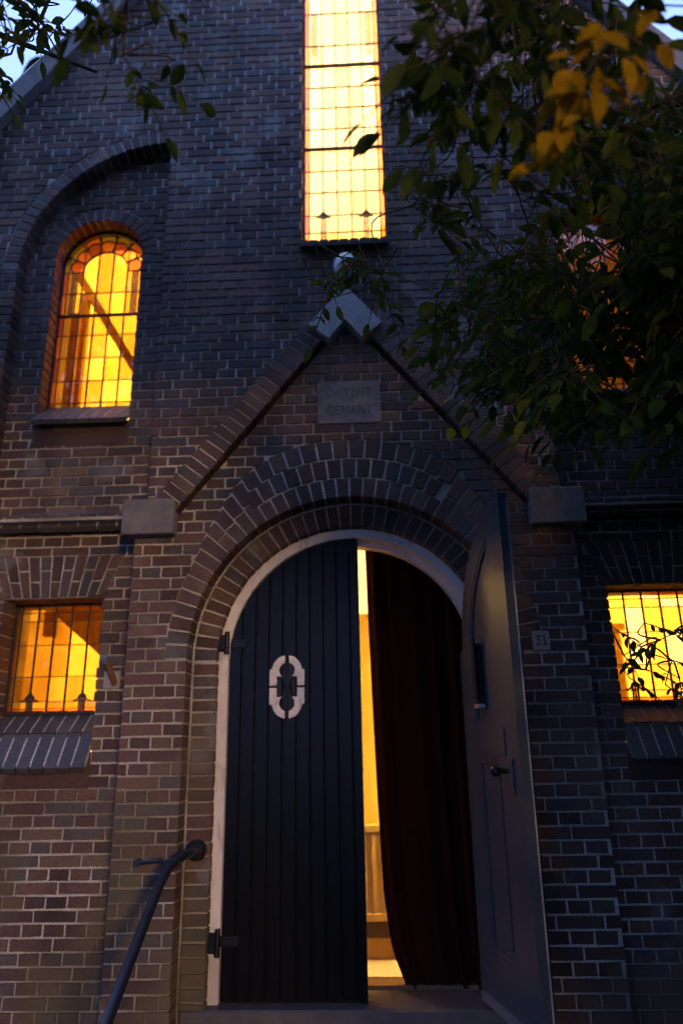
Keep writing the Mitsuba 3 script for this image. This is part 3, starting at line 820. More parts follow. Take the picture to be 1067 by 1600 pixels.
# ------------------------------------------------------------------ things on the wall
hk = 'handrail'
tag(hk, 'dark blue painted tube handrail sloping down left of the door', 'handrail')
add(hk + '__rail', tube(smooth_path([(-0.806, -0.01, 0.668), (-0.812, -0.13, 0.672), (-0.845, -0.27, 0.648), (-0.870, -0.42, 0.575), (-0.876, -1.0, 0.222), (-0.876, -1.42, -0.035), (-0.876, -1.50, -0.10)], 10), 0.0225, 16), TUBE, smooth=True)
add(hk + '__flange', cat([tube([(-0.806, -0.002, 0.668), (-0.806, -0.028, 0.668)], 0.050, 24), bx(-0.845, -0.768, -0.036, -0.020, 0.63, 0.706, 0.005)]), IRON, smooth=40)
add(hk + '__bracket', cat([tube([(-1.055, YP - 0.03, 0.632), (-0.93, YP - 0.06, 0.645), (-0.862, -0.30, 0.625)], 0.010, 8), tube([(-1.055, YP - 0.002, 0.632), (-1.055, YP - 0.04, 0.632)], 0.018, 12)]), TUBE, smooth=40)
add(hk + '__post', tube([(-0.876, -1.47, -0.08), (-0.876, -1.47, -0.49)], 0.020, 14), TUBE, smooth=40)

fk2 = 'flagpole_holder'
tag(fk2, 'small pale metal flagpole holder on the wall right of the lower left window', 'flagpole holder')
add(fk2 + '__plate', bx(-1.382, -1.292, YL - 0.012, YL + 0.004, 1.470, 1.565, 0.003), ENAMEL)
add(fk2 + '__socket', tube([(-1.318, YL - 0.012, 1.495), (-1.330, YL - 0.075, 1.570), (-1.345, YL - 0.105, 1.615)], 0.017, 14), RUST, smooth=40)
add(fk2 + '__collar', tube([(-1.343, YL - 0.102, 1.600), (-1.350, YL - 0.118, 1.625)], 0.023, 14), ZINC, smooth=40)

nk = 'house_number_plate'
tag(nk, 'small pale number plate on the dark wall right of the open door', 'number plate')
add(nk + '__plate', bx(0.915, 1.005, YP - 0.008, YP + 0.003, 1.600, 1.700, 0.003), ENAMEL)
t = meshkit.text_mesh('31', 0.05, 0.002, bold=True)
w = t.bounds[1, 0]; v = t.vertices
t.vertices = np.stack([v[:, 0] * 0.062 / w + 0.929, YP - 0.0082 - v[:, 2] * 0.5, v[:, 1] + 1.626], 1)
add(nk + '__number', t, INK)

lk = 'wall_lamp'
tag(lk, 'small white globe lamp fixed above the gable tip', 'wall lamp')
g = trimesh.creation.icosphere(3, 0.072); g.apply_scale([1, 1, 1.12]); g.apply_translation((-0.005, -0.125, 3.985))
add(lk + '__globe', g, LAMPWHITE, smooth=True)
add(lk + '__collar', cat([tube([(-0.005, -0.125, 3.925), (-0.005, -0.125, 3.87)], 0.052, 20), tube([(-0.005, -0.125, 3.88), (-0.005, -0.10, 3.845), (-0.005, -0.0, 3.84)], 0.016, 10)]), IRON, smooth=40)
add(lk + '__wall_plate', bx(-0.07, 0.06, -0.016, 0.004, 3.79, 3.89, 0.003), IRON)

# ------------------------------------------------------------------ trees
def leaf_mesh(p, d, nrm, L, Wd, curl=0.10):
    """a pointed leaf folded along its rib, 8 triangles"""
    d = d / np.linalg.norm(d)
    s = np.cross(d, nrm); s /= np.linalg.norm(s) + 1e-9
    n = np.cross(s, d)
    v = [p]
    for t, w, h in ((0.22, 0.78, 0.02), (0.5, 1.0, 0.0), (0.78, 0.62, -0.06)):
        c = p + d * L * t + n * (curl * L * (0.25 - (t - 0.5) ** 2) - curl * L * 0.25 * t)
        v += [c - s * Wd / 2 * w + n * 0.12 * Wd * w, c - n * 0.02 * Wd, c + s * Wd / 2 * w + n * 0.12 * Wd * w]
    v.append(p + d * L - n * curl * L * 0.35)
    f = [(0, 2, 1), (0, 3, 2), (1, 2, 5), (1, 5, 4), (2, 3, 6), (2, 6, 5), (4, 5, 8), (4, 8, 7), (5, 6, 9), (5, 9, 8), (7, 8, 10), (8, 9, 10)]
    return np.array(v), np.array(f)

def spray(anchor, L, rs, sag=0.75, n_pairs=3):
    """a compound leaf: rachis and its leaflets; returns (rachis mesh, leaflets)"""
    az = rs.uniform(0, 2 * np.pi)
    d = np.array([math.cos(az), math.sin(az), -sag * rs.uniform(0.3, 1.3)])
    d /= np.linalg.norm(d)
    ln = L * rs.uniform(2.2, 3.0)
    pts = [np.array(anchor) + d * ln * t + np.array([0, 0, -0.16 * ln * t * t]) for t in np.linspace(0, 1, 6)]
    up = np.array([0, 0, 1.0]) + rs.normal(0, 0.35, 3)
    side = np.cross(d, up); side /= np.linalg.norm(side)
    leaves = []
    for k in range(n_pairs):
        c = pts[1 + int(k * 4 / n_pairs)]
        for s in (-1, 1):
            if rs.random() < 0.12:
                continue
            dd = d * 0.65 + side * s * rs.uniform(0.7, 1.1) + np.array([0, 0, -rs.uniform(0.1, 0.7)]) + rs.normal(0, 0.12, 3)
            ll = L * rs.uniform(0.55, 1.2)
            leaves.append(leaf_mesh(c, dd, up + rs.normal(0, 0.5, 3), ll, ll * rs.uniform(0.36, 0.50), rs.uniform(0.0, 0.6)))
    ll = L * rs.uniform(0.9, 1.2)
    leaves.append(leaf_mesh(pts[-1], d + [0, 0, -0.3], up, ll, ll * 0.44, 0.2))
    return tube(pts, [0.0022] * 5 + [0.0012], 5, False), leaves

SPRAYS = {
'A': [(0.39,-2.57,2.99),(0.31,-2.6,2.76),(0.29,-2.75,2.59),(0.36,-2.83,2.69),(0.38,-2.64,2.56),(0.4,-2.31,3.04),(0.49,-2.37,3.1),(0.34,-2.8,2.69),(0.36,-2.62,2.6),(0.43,-2.58,2.73),(0.38,-2.84,2.67),(0.35,-2.54,2.76),(0.38,-2.55,2.79),(0.4,-2.38,2.87),(0.37,-2.52,2.83),(0.49,-2.6,2.65),(0.38,-2.65,2.59),(0.43,-2.6,3.01),(0.54,-2.37,3.0),(0.39,-2.46,2.84),(0.48,-2.42,3.02),(0.55,-2.49,2.9),(0.33,-2.43,2.87),(0.39,-2.51,2.95),(0.29,-2.7,2.67),(0.35,-2.55,3.08),(0.33,-2.66,2.83),(0.5,-2.68,2.87)] ,
'A2': [(0.42,-2.3,2.81),(0.44,-2.51,2.73),(0.4,-2.25,2.87),(0.32,-2.57,2.69),(0.35,-2.42,2.78),(0.35,-2.53,2.77),(0.4,-2.29,2.9)] ,
'B': [(1.05,-2.17,2.91),(1.34,-1.82,2.87),(0.71,-2.54,2.68),(0.53,-2.58,2.85),(0.48,-2.65,2.83),(0.99,-2.46,2.52),(0.69,-2.39,2.91),(1.17,-2.33,2.8),(0.57,-2.54,3.03),(1.17,-2.11,2.74),(0.93,-2.09,2.67),(1.29,-1.83,2.83),(0.69,-2.3,2.81),(0.52,-2.61,3.02),(0.8,-1.98,2.89),(1.24,-1.96,2.5),(0.63,-2.56,2.85),(0.81,-1.84,3.11),(1.15,-2.19,2.93),(1.18,-1.72,2.78),(1.17,-1.92,2.55),(1.14,-2.24,2.59),(1.17,-1.95,2.51),(1.14,-1.95,3.12),(0.64,-2.49,2.91),(0.68,-2.32,2.7),(1.0,-1.9,3.1),(0.77,-2.55,2.54),(0.74,-2.07,3.1),(1.0,-2.01,3.03),(0.59,-2.34,2.72),(1.01,-1.98,2.78),(0.97,-2.24,2.86),(1.02,-2.27,2.9),(1.08,-1.59,2.84),(0.94,-2.05,2.5),(0.56,-2.52,2.66),(0.73,-2.37,3.28),(1.25,-1.77,2.75),(1.4,-1.61,2.77),(0.97,-1.9,3.24),(0.81,-2.33,2.77),(0.74,-2.18,3.2),(0.8,-2.13,2.83),(1.12,-2.0,2.49),(0.7,-2.48,3.06),(1.14,-2.17,2.54),(1.23,-2.12,2.89),(0.64,-2.36,3.33),(1.29,-2.02,2.9),(0.86,-2.29,3.02),(0.6,-2.36,2.73),(0.53,-2.68,2.78),(0.65,-2.45,2.89),(0.75,-2.37,3.36),(1.06,-1.63,2.82),(0.95,-2.01,3.12),(0.88,-2.09,3.02),(1.16,-2.08,2.76),(0.67,-2.32,3.36),(0.61,-2.67,2.79),(1.15,-2.06,2.57),(0.71,-2.36,3.01),(0.62,-2.39,2.79),(1.21,-2.05,2.45),(0.82,-2.24,2.91),(0.59,-2.54,2.58),(0.69,-2.52,3.06),(0.53,-2.6,3.04),(0.74,-2.13,2.88),(1.14,-2.03,2.87),(1.29,-1.78,2.76),(1.01,-2.01,3.1),(1.31,-1.72,2.89),(0.96,-2.27,2.61),(0.57,-2.54,2.73),(1.15,-2.16,2.86),(0.99,-2.15,2.73),(1.05,-2.24,2.86),(0.65,-2.2,3.25),(0.75,-1.98,2.82),(0.98,-1.93,2.93),(0.84,-2.46,2.5),(0.7,-2.2,3.26),(0.65,-2.51,2.54),(0.63,-2.23,3.2),(0.95,-2.3,2.6),(0.89,-2.28,2.87),(0.95,-1.92,2.75),(0.83,-2.12,3.42),(0.63,-2.41,2.63),(0.93,-2.02,2.59),(0.94,-2.6,2.51),(0.74,-2.57,2.74),(0.87,-2.12,3.26),(1.18,-2.15,2.68),(0.94,-1.96,3.32),(0.91,-2.37,2.9),(0.62,-2.71,2.84),(0.67,-2.42,2.69),(1.37,-1.73,2.9),(1.24,-2.12,2.91),(0.82,-2.24,3.49),(0.62,-2.32,2.84),(0.87,-1.83,2.95)] ,
'B2': [(0.82,-2.6,2.83),(0.73,-2.74,2.79),(0.93,-2.72,2.69)] ,
'C': [(0.44,-2.15,2.85),(0.24,-2.15,2.76),(0.35,-1.92,3.0),(0.71,-1.91,2.73),(0.44,-1.96,2.82),(0.28,-1.82,2.96),(0.66,-2.11,2.83),(0.35,-1.95,2.9),(0.68,-2.09,2.53),(0.62,-1.82,2.72),(0.46,-1.6,2.87),(0.3,-1.79,2.97),(0.65,-1.9,2.89),(0.53,-2.15,2.76),(0.37,-1.75,2.94),(0.5,-1.94,2.8),(0.31,-2.13,2.64),(0.41,-1.66,3.11),(0.58,-1.82,2.73),(0.37,-1.73,3.19),(0.55,-2.21,2.7),(0.49,-1.9,2.79)] ,
'D': [(0.72,-1.15,2.78),(0.77,-1.43,2.79),(0.63,-1.24,2.62),(1.16,-2.02,2.44),(0.58,-1.6,2.45),(1.15,-1.98,2.36),(0.71,-1.87,2.35),(0.88,-1.31,3.04),(0.48,-1.25,2.95),(1.33,-1.45,2.53),(0.8,-1.34,3.04),(0.63,-2.0,2.57),(0.75,-1.25,2.97),(0.65,-1.34,2.91),(1.13,-1.81,2.52),(0.71,-1.66,2.31),(0.67,-1.79,2.25),(0.69,-1.9,2.24),(1.34,-1.62,2.75),(0.82,-1.29,3.01),(0.91,-1.91,2.57),(0.82,-1.64,2.29),(0.64,-1.56,2.71),(1.29,-1.74,2.72),(1.1,-1.81,2.3),(0.77,-1.38,2.87),(0.94,-2.11,2.42),(0.99,-1.52,2.79),(0.65,-1.47,2.78),(0.92,-1.91,2.26),(1.11,-1.91,2.53),(0.58,-1.86,2.62),(1.16,-1.83,2.41),(0.65,-1.31,2.58),(0.74,-1.91,2.23),(0.63,-1.88,2.69),(1.22,-1.87,2.38),(1.26,-1.62,2.62),(0.7,-1.88,2.68),(0.68,-1.38,2.69),(0.67,-1.72,2.43),(0.76,-1.43,2.96),(0.49,-1.51,2.77),(0.54,-1.52,2.54),(0.75,-1.27,2.99),(0.68,-1.62,2.56),(0.76,-1.67,2.34),(0.55,-1.68,2.43),(0.86,-1.33,2.55),(0.94,-1.58,2.53),(0.7,-1.81,2.49),(0.75,-1.21,2.86),(0.53,-1.29,2.84),(1.39,-1.63,2.79),(1.4,-1.55,2.64),(0.82,-1.33,2.49),(1.2,-1.63,2.78),(0.61,-1.54,2.74),(0.72,-1.85,2.7),(0.45,-1.29,2.79),(0.51,-1.44,2.66),(0.99,-1.73,2.66),(0.78,-1.68,2.47),(0.51,-1.82,2.51),(0.46,-1.84,2.52),(0.83,-1.59,2.62),(0.5,-1.22,2.69),(0.93,-1.5,2.77),(1.18,-1.95,2.24),(1.41,-1.56,2.63),(0.61,-1.09,2.72),(0.47,-1.37,2.9),(0.61,-1.71,2.35),(0.81,-1.74,2.26),(0.79,-1.95,2.5),(0.51,-1.73,2.37),(1.3,-1.53,2.61),(1.09,-1.44,2.79),(0.73,-1.12,2.82),(0.53,-1.53,2.59),(0.81,-1.77,2.26),(0.35,-1.84,2.58),(0.77,-1.58,2.84),(1.09,-2.11,2.42),(0.76,-1.73,2.26),(0.59,-1.48,2.63),(0.53,-1.73,2.68),(1.24,-1.55,2.46),(0.77,-1.31,2.61),(1.18,-1.68,2.41),(0.75,-1.76,2.34),(0.7,-1.11,2.74),(1.02,-1.91,2.52),(1.33,-1.7,2.55),(1.19,-1.75,2.54)] ,
'D2': [(0.94,-2.16,2.55),(1.1,-2.21,2.55),(1.09,-2.19,2.42),(1.04,-2.03,2.27),(1.24,-1.68,2.78),(1.35,-1.78,2.97),(1.11,-2.22,2.57),(1.27,-1.71,2.51),(1.1,-1.8,2.93),(0.9,-2.14,2.48),(1.0,-1.95,2.65),(1.0,-1.99,2.18),(1.05,-1.92,2.55),(1.3,-1.59,2.68),(1.06,-1.83,3.0),(1.23,-2.05,2.79),(1.15,-2.05,2.65),(1.14,-2.06,2.58),(1.26,-1.69,2.47),(1.18,-1.6,2.81),(1.37,-1.62,2.69),(1.11,-1.64,2.72),(1.16,-1.89,2.39),(1.17,-1.78,2.38),(1.2,-1.83,2.48),(1.16,-2.06,2.6),(1.09,-1.93,2.22),(0.95,-2.06,2.54),(1.12,-1.78,2.87),(1.07,-1.64,2.8),(1.24,-1.77,2.65),(0.87,-2.17,2.55),(1.03,-1.99,2.35),(1.28,-1.61,2.79),(1.19,-1.68,2.9),(1.28,-1.65,2.49),(1.21,-1.76,2.64),(1.05,-1.67,2.74),(1.14,-1.94,2.68),(1.29,-1.6,2.8),(0.96,-2.09,2.39),(1.25,-1.69,2.96),(1.12,-1.94,2.81),(1.3,-1.63,2.68),(1.04,-2.02,2.49),(1.06,-2.1,2.45),(1.19,-2.04,2.51),(1.04,-2.04,2.8),(1.09,-2.05,2.52),(1.13,-1.87,2.18),(1.09,-2.1,2.45),(1.21,-1.75,2.35),(1.09,-2.01,2.65),(1.17,-1.73,2.35),(1.14,-2.03,2.52),(0.99,-2.08,2.58),(1.04,-1.9,2.72),(0.97,-1.94,2.16),(1.12,-1.94,2.17),(1.08,-2.1,2.27),(1.14,-2.05,2.29),(0.96,-1.98,2.68),(1.23,-1.9,2.78),(1.31,-1.6,2.55),(1.22,-1.94,2.72),(1.21,-1.82,2.61),(1.04,-1.9,2.74),(0.98,-1.79,2.62),(1.23,-1.58,2.68),(1.37,-1.62,2.81),(1.25,-1.91,2.63),(1.2,-1.52,2.4),(1.12,-1.96,2.59),(1.04,-1.78,2.65),(1.18,-1.98,2.62)] ,
'D3': [(0.77,-1.41,3.07),(0.97,-1.96,2.18),(1.01,-1.64,2.55),(0.92,-2.05,2.45),(1.09,-1.66,2.8),(0.72,-1.45,2.91),(0.71,-1.97,2.37),(0.51,-1.14,2.72),(1.22,-1.94,2.52),(1.17,-2.12,2.37),(0.98,-2.08,2.58),(0.47,-1.16,2.91),(0.93,-1.25,2.52),(0.73,-1.38,2.66),(1.17,-1.92,2.5),(0.85,-2.01,2.49),(1.18,-1.79,2.7),(1.22,-1.89,2.28),(1.16,-1.84,2.46),(1.26,-1.83,2.65),(1.09,-2.06,2.17),(0.7,-1.34,3.0),(1.29,-1.47,2.43),(1.11,-1.84,2.25),(1.34,-1.46,2.51),(0.67,-1.21,2.89),(0.71,-1.09,2.81),(1.19,-1.67,2.42),(1.25,-1.73,2.29),(1.03,-1.9,2.62),(1.36,-1.71,2.31),(0.69,-1.24,2.69),(1.45,-1.48,2.53),(1.33,-1.66,2.31),(1.32,-1.87,2.72),(1.28,-1.84,2.4),(0.86,-1.0,2.69),(1.29,-1.43,2.62),(1.1,-1.71,2.82),(1.21,-1.74,2.29),(1.15,-1.88,2.41),(1.06,-2.05,2.42),(1.09,-2.13,2.52),(0.69,-1.25,2.62),(0.56,-1.4,2.89),(1.08,-2.24,2.54),(1.24,-1.8,2.43),(0.65,-1.2,3.17)] ,
'D4': [(0.72,-0.54,3.46),(1.23,-1.82,2.4),(1.18,-2.1,2.4),(0.83,-0.49,3.02),(0.75,-1.23,3.15),(0.87,-0.56,3.13),(1.09,-2.04,2.25),(1.02,-2.06,2.33),(1.34,-1.6,2.67),(1.01,-1.61,2.9),(0.98,-0.67,3.46),(0.82,-1.71,2.73),(1.1,-1.79,2.26),(1.01,-2.06,2.35),(1.3,-1.68,2.22),(0.75,-1.1,3.23),(1.28,-1.79,2.73),(0.83,-0.89,3.46),(1.13,-1.88,2.66),(0.91,-1.82,2.57),(0.79,-0.44,3.22),(0.78,-0.53,3.18),(0.84,-0.28,3.08),(0.8,-1.76,2.53),(1.25,-1.92,2.2),(0.83,-1.48,2.7),(1.17,-2.02,2.13),(0.9,-1.75,2.2),(1.42,-1.68,2.33),(1.08,-1.99,2.11),(1.01,-1.94,2.49),(0.93,-1.77,2.21),(0.91,-1.85,2.46),(1.19,-1.56,2.85),(0.96,-1.74,2.63),(0.69,-1.17,3.16),(0.92,-0.98,3.05),(0.89,-0.91,3.38),(1.3,-1.67,2.44),(0.82,-0.71,2.95),(0.92,-1.09,3.11),(1.26,-1.87,2.54),(0.9,-0.94,2.76),(1.11,-1.94,2.55),(1.11,-1.7,2.43),(1.16,-1.71,2.34),(1.09,-1.96,2.22),(1.29,-1.88,2.68),(0.92,-1.63,2.26),(1.17,-1.76,2.24),(0.97,-0.79,3.19),(0.82,-1.72,2.62),(0.8,-2.0,2.51),(1.43,-1.66,2.63),(0.77,-1.88,2.17),(1.01,-1.69,2.52),(0.89,-1.34,2.67),(1.02,-1.63,2.31),(0.89,-1.63,2.48),(1.37,-1.58,2.79),(1.37,-1.54,2.59),(1.24,-1.41,2.46),(0.82,-0.63,3.07),(1.13,-1.69,2.81),(0.88,-1.09,2.74),(1.0,-0.59,2.89),(1.11,-1.79,2.64),(0.93,-0.69,3.01),(1.07,-2.07,2.49),(1.04,-1.41,2.46),(0.65,-0.75,3.58),(0.98,-0.82,2.88),(0.71,-1.14,3.06),(1.29,-1.82,2.37),(0.91,-1.52,2.95),(1.36,-1.65,2.64),(1.07,-0.4,3.22),(0.92,-1.65,2.26),(1.25,-1.6,2.75),(0.73,-1.05,3.05),(0.96,-1.89,2.62),(1.14,-2.02,2.39),(0.85,-1.22,3.02),(1.22,-1.66,2.79),(0.77,-0.52,3.32),(1.28,-1.74,2.69),(0.91,-1.23,2.46),(0.85,-2.01,2.47),(1.15,-1.76,2.61),(0.74,-1.93,2.53),(1.28,-1.88,2.61),(0.91,-0.76,2.86),(1.13,-2.08,2.36),(0.92,-1.1,3.26),(0.9,-0.77,3.45),(1.03,-0.52,3.35),(1.09,-1.92,2.15),(0.96,-0.85,3.48),(1.15,-2.03,2.38),(1.03,-2.0,2.2),(0.73,-1.02,3.21),(1.08,-1.78,2.66),(1.19,-1.71,2.65),(1.3,-1.61,2.69),(0.93,-2.09,2.51),(1.28,-1.7,2.68),(0.75,-1.88,2.26),(1.41,-1.73,2.52),(1.16,-1.71,2.29),(0.93,-1.51,2.63),(1.36,-1.56,2.75),(0.6,-0.86,3.18),(0.76,-1.11,3.05),(1.06,-1.87,2.3),(0.9,-1.85,2.45),(1.22,-2.0,2.51),(1.13,-1.98,2.3),(1.13,-1.82,2.23),(0.75,-1.89,2.57),(0.81,-0.72,2.95),(0.69,-0.84,3.22),(0.7,-2.07,2.47),(0.68,-0.8,3.1),(0.73,-1.11,2.86),(1.48,-1.51,2.51),(0.98,-2.03,2.44),(1.29,-1.76,2.58),(1.36,-1.5,2.33),(1.15,-1.93,2.22),(1.25,-1.8,2.54),(0.72,-1.89,2.21),(1.11,-1.41,2.59),(1.22,-2.04,2.29),(0.89,-1.07,2.85),(1.24,-1.55,2.82),(0.65,-0.98,3.38),(0.73,-1.06,2.75),(1.24,-1.75,2.25),(0.95,-0.71,2.99),(1.01,-1.88,2.21),(0.98,-0.76,3.15),(0.75,-1.87,2.6),(0.99,-1.31,2.41),(1.49,-1.53,2.29),(1.27,-1.95,2.35),(0.72,-1.77,2.24),(1.42,-1.57,2.54),(0.9,-0.92,3.37),(0.91,-0.74,3.13),(0.8,-1.03,2.88),(1.36,-1.63,2.51),(1.1,-1.93,2.59),(1.14,-1.97,2.59),(0.88,-0.69,3.34),(0.95,-1.32,2.47),(0.92,-1.83,2.19),(1.22,-1.69,2.6),(1.3,-1.75,2.71),(1.39,-1.71,2.35),(0.72,-0.49,3.23),(1.08,-1.84,2.56),(1.1,-2.07,2.23),(0.77,-0.9,2.98),(1.39,-1.6,2.53),(1.18,-1.93,2.19),(1.23,-1.75,2.35),(0.75,-1.86,2.2),(0.78,-1.69,2.71),(0.57,-0.98,3.27),(0.71,-0.86,2.9)] ,
'F': [(0.68,-1.34,2.5),(1.0,-1.25,2.53),(1.09,-1.51,2.3),(1.12,-1.48,2.31),(0.75,-1.11,2.54),(0.85,-1.53,2.36),(0.81,-1.06,2.7),(0.63,-1.41,2.51),(0.75,-1.71,2.31),(0.75,-1.17,2.65),(0.97,-1.25,2.41),(0.64,-1.0,2.66),(0.78,-1.25,2.47),(0.77,-1.7,2.21)] ,
'E': [(-0.03,-1.66,2.7),(0.01,-1.59,2.94),(0.18,-1.67,2.7),(0.09,-1.53,3.03),(0.18,-1.75,2.76),(-0.08,-1.42,2.93),(-0.06,-1.51,2.95),(0.1,-1.52,2.91),(0.1,-1.61,2.87),(0.09,-1.64,2.88)] ,
'G': [(-1.24,-2.1,3.28),(-0.92,-2.51,3.22),(-0.99,-2.41,3.01),(-0.96,-2.19,3.46),(-1.08,-2.1,3.5),(-1.08,-2.11,3.62),(-1.23,-2.02,3.51),(-1.04,-2.09,3.67),(-1.27,-1.97,3.69),(-1.08,-2.38,3.46),(-0.97,-2.4,3.01),(-0.95,-2.57,3.11),(-0.93,-2.38,3.15),(-1.19,-2.19,3.62),(-0.74,-2.53,3.14),(-1.1,-1.99,3.84),(-0.99,-2.26,3.24),(-0.89,-2.3,3.29),(-0.96,-2.16,3.7),(-1.13,-2.26,3.25),(-0.92,-2.27,3.57),(-1.0,-2.43,3.25),(-0.92,-2.45,3.23),(-0.99,-2.41,3.1),(-1.25,-1.97,3.54),(-1.08,-2.28,3.41)] ,
'G2': [(-0.92,-2.07,3.65),(-0.78,-2.43,3.36),(-0.77,-2.14,3.77),(-0.84,-2.33,3.25),(-0.83,-2.34,3.26),(-0.94,-2.11,3.52),(-0.88,-2.33,3.34)] ,
'H': [(-0.45,-2.72,2.85),(-0.42,-2.6,3.0),(-0.52,-2.62,2.83),(-0.48,-2.54,3.07),(-0.47,-2.64,2.95),(-0.52,-2.46,2.79),(-0.44,-2.51,2.82),(-0.5,-2.68,2.83),(-0.51,-2.54,2.87)] ,
'yellow': [(0.51,-2.88,2.42),(0.54,-2.86,2.39),(0.57,-2.82,2.35),(0.5,-2.8,2.35),(0.54,-2.79,2.32),(0.47,-2.76,2.32),(0.52,-2.77,2.31)] ,
'shrub': [(1.08,-0.96,1.57),(1.18,-1.0,1.59),(1.1,-0.95,1.47),(1.23,-1.01,1.52),(1.28,-1.03,1.55),(1.26,-1.01,1.44),(1.11,-0.95,1.38),(1.17,-0.97,1.41),(1.28,-1.01,1.37),(1.33,-1.05,1.51),(1.34,-1.04,1.41),(1.23,-0.99,1.35)] ,
'lime': [(0.43,-1.35,2.31),(0.48,-1.36,2.31)] ,

}
LEN_OF = {'A': .078, 'A2': .072, 'B': .085, 'B2': .08, 'C': .070, 'D': .082, 'D2': .085, 'D3': .085, 'D4': .09, 'F': .07, 'E': .062, 'G': .052, 'G2': .052, 'H': .070}
def limb(pts, r0, r1):
    path = smooth_path(pts, 8)
    return tube(path, np.linspace(r0, r1, len(path)), 8)

def join(items):
    vs, fs, us, n = [], [], [], 0
    for (v, f), u in items:
        vs.append(v); fs.append(f + n); us.append(np.tile(u, (len(v), 1))); n += len(v)
    return np.vstack(vs), np.vstack(fs), np.vstack(us)

def tree(key, label, zones, limbs, trunk, seed, extra=(), bsdf=LEAF, cat_='tree', keep=300):
    rs = np.random.default_rng(seed)
    tag(key, label, cat_)
    if trunk is not None:
        add(key + '__trunk', trunk, BARK, smooth=True)
    paths = []
    for pts, r0, r1 in limbs:
        add(key + '__limb', limb(pts, r0, r1), BARK, smooth=True)
        paths.append(smooth_path(pts, 8))
    allp = np.vstack(paths) if paths else None
    tw, lv = [], []
    for z in zones:
        order = SPRAYS[z]
        if allp is not None:
            order = sorted(order, key=lambda a: float(np.min(np.linalg.norm(allp - np.array(a), axis=1))))
        for a in order:
            rach, leaves = spray(a, LEN_OF[z], rs)
            tw.append(rach)
            if allp is not None:                         # each twig forks off the nearest branch or earlier twig
                near = allp[np.argmin(np.linalg.norm(allp - np.array(a), axis=1))]
                allp = np.vstack([allp, np.array(a)])
                mid = (near + np.array(a)) / 2 + rs.normal(0, 0.05, 3) + [0, 0, 0.06]
                tw.append(tube(smooth_path([near, mid, a], 4), np.linspace(0.0036, 0.0018, 9), 5, False))
            lv += [(l, rs.random(2)) for l in leaves]
    for (c, rad, n, L) in extra:                         # added crown leaves, mostly out of view, to block sky and sun
        for _ in range(n):
            q = rs.normal(0, 1, 3); q /= np.linalg.norm(q)
            p = np.array(c) + q * np.array(rad) * rs.random() ** 0.33
            d = rs.normal(0, 1, 3) + [0, 0, -0.6]
            lv.append((leaf_mesh(p, d, rs.normal(0, 1, 3), L * rs.uniform(.7, 1.2), L * 0.5), rs.random(2)))
    lv.sort(key=lambda it: float(np.linalg.norm(it[0][0].mean(0) - np.array(CAM))))
    cam = np.array(CAM); f_ = np.array(FWD); u_ = np.array(UP); r_ = np.cross(f_, u_)
    def inside(it):
        q = it[0][0].mean(0) - cam
        d = q @ f_
        return d > 0.2 and abs(q @ r_) < 0.46 * d and abs(q @ u_) < 0.69 * d
    own = [it for it in lv if inside(it)][:keep]
    ids = {id(it) for it in own}
    for (v, f), u in own:
        add(key + '__leaf', (v, f), bsdf, smooth=True, uv=np.tile(u, (len(v), 1)))
    rest = [it for it in lv if id(it) not in ids]
    if rest:
        v, f, u = join(rest)
        add(key + '__crown', (v, f), bsdf, smooth=True, uv=u, kind='stuff')
    if tw:
        add(key + '__twigs', cat(tw), BARK, kind='stuff')

trunk = limb([(3.0, -2.3, -0.5), (2.95, -2.25, 1.2), (2.85, -2.2, 2.6), (2.8, -2.2, 4.6), (2.75, -2.2, 7.0)], 0.19, 0.07)
tree('overhanging_tree', 'large dark leafy tree overhanging the right half of the church front', ['A', 'A2', 'B', 'B2', 'C', 'D', 'D2', 'D3', 'D4', 'F', 'E'], [
    ([(2.84, -2.2, 2.7), (2.0, -2.05, 3.15), (1.3, -1.95, 3.25), (0.75, -1.95, 3.15)], 0.055, 0.008),
    ([(2.85, -2.2, 2.3), (2.0, -1.75, 2.75), (1.3, -1.50, 2.80), (0.80, -1.35, 2.85)], 0.045, 0.006),
    ([(2.88, -2.2, 1.9), (2.1, -1.6, 2.35), (1.4, -1.25, 2.55), (0.75, -1.2, 2.62)], 0.040, 0.005),
    ([(2.82, -2.2, 3.4), (2.0, -2.5, 3.7), (1.2, -2.7, 3.7), (0.6, -2.8, 3.5)], 0.05, 0.010)],
    trunk, 3, extra=[((3.2, -1.9, 3.4), (1.0, 0.9, 1.5), 2600, 0.10), ((3.8, -3.6, 4.0), (1.6, 1.6, 1.4), 3000, 0.13),
    ((0.0, -3.45, 4.35), (3.6, 1.1, 0.75), 9000, 0.16), ((2.4, -5.6, 4.5), (3.2, 1.9, 1.0), 7000, 0.20), ((-2.6, -5.6, 4.5), (3.2, 1.9, 1.0), 7000, 0.20),  # flat unseen leaf layers added overhead to shade the lower wall
    ((0.7, -1.8, 5.35), (2.3, 0.6, 0.5), 5000, 0.13), ((3.3, -1.7, 4.1), (1.3, 1.1, 1.2), 4000, 0.16), ((2.2, -0.7, 3.9), (0.75, 0.5, 0.8), 2600, 0.09), ((2.9, -0.8, 3.4), (0.8, 0.5, 1.2), 2600, 0.1)])
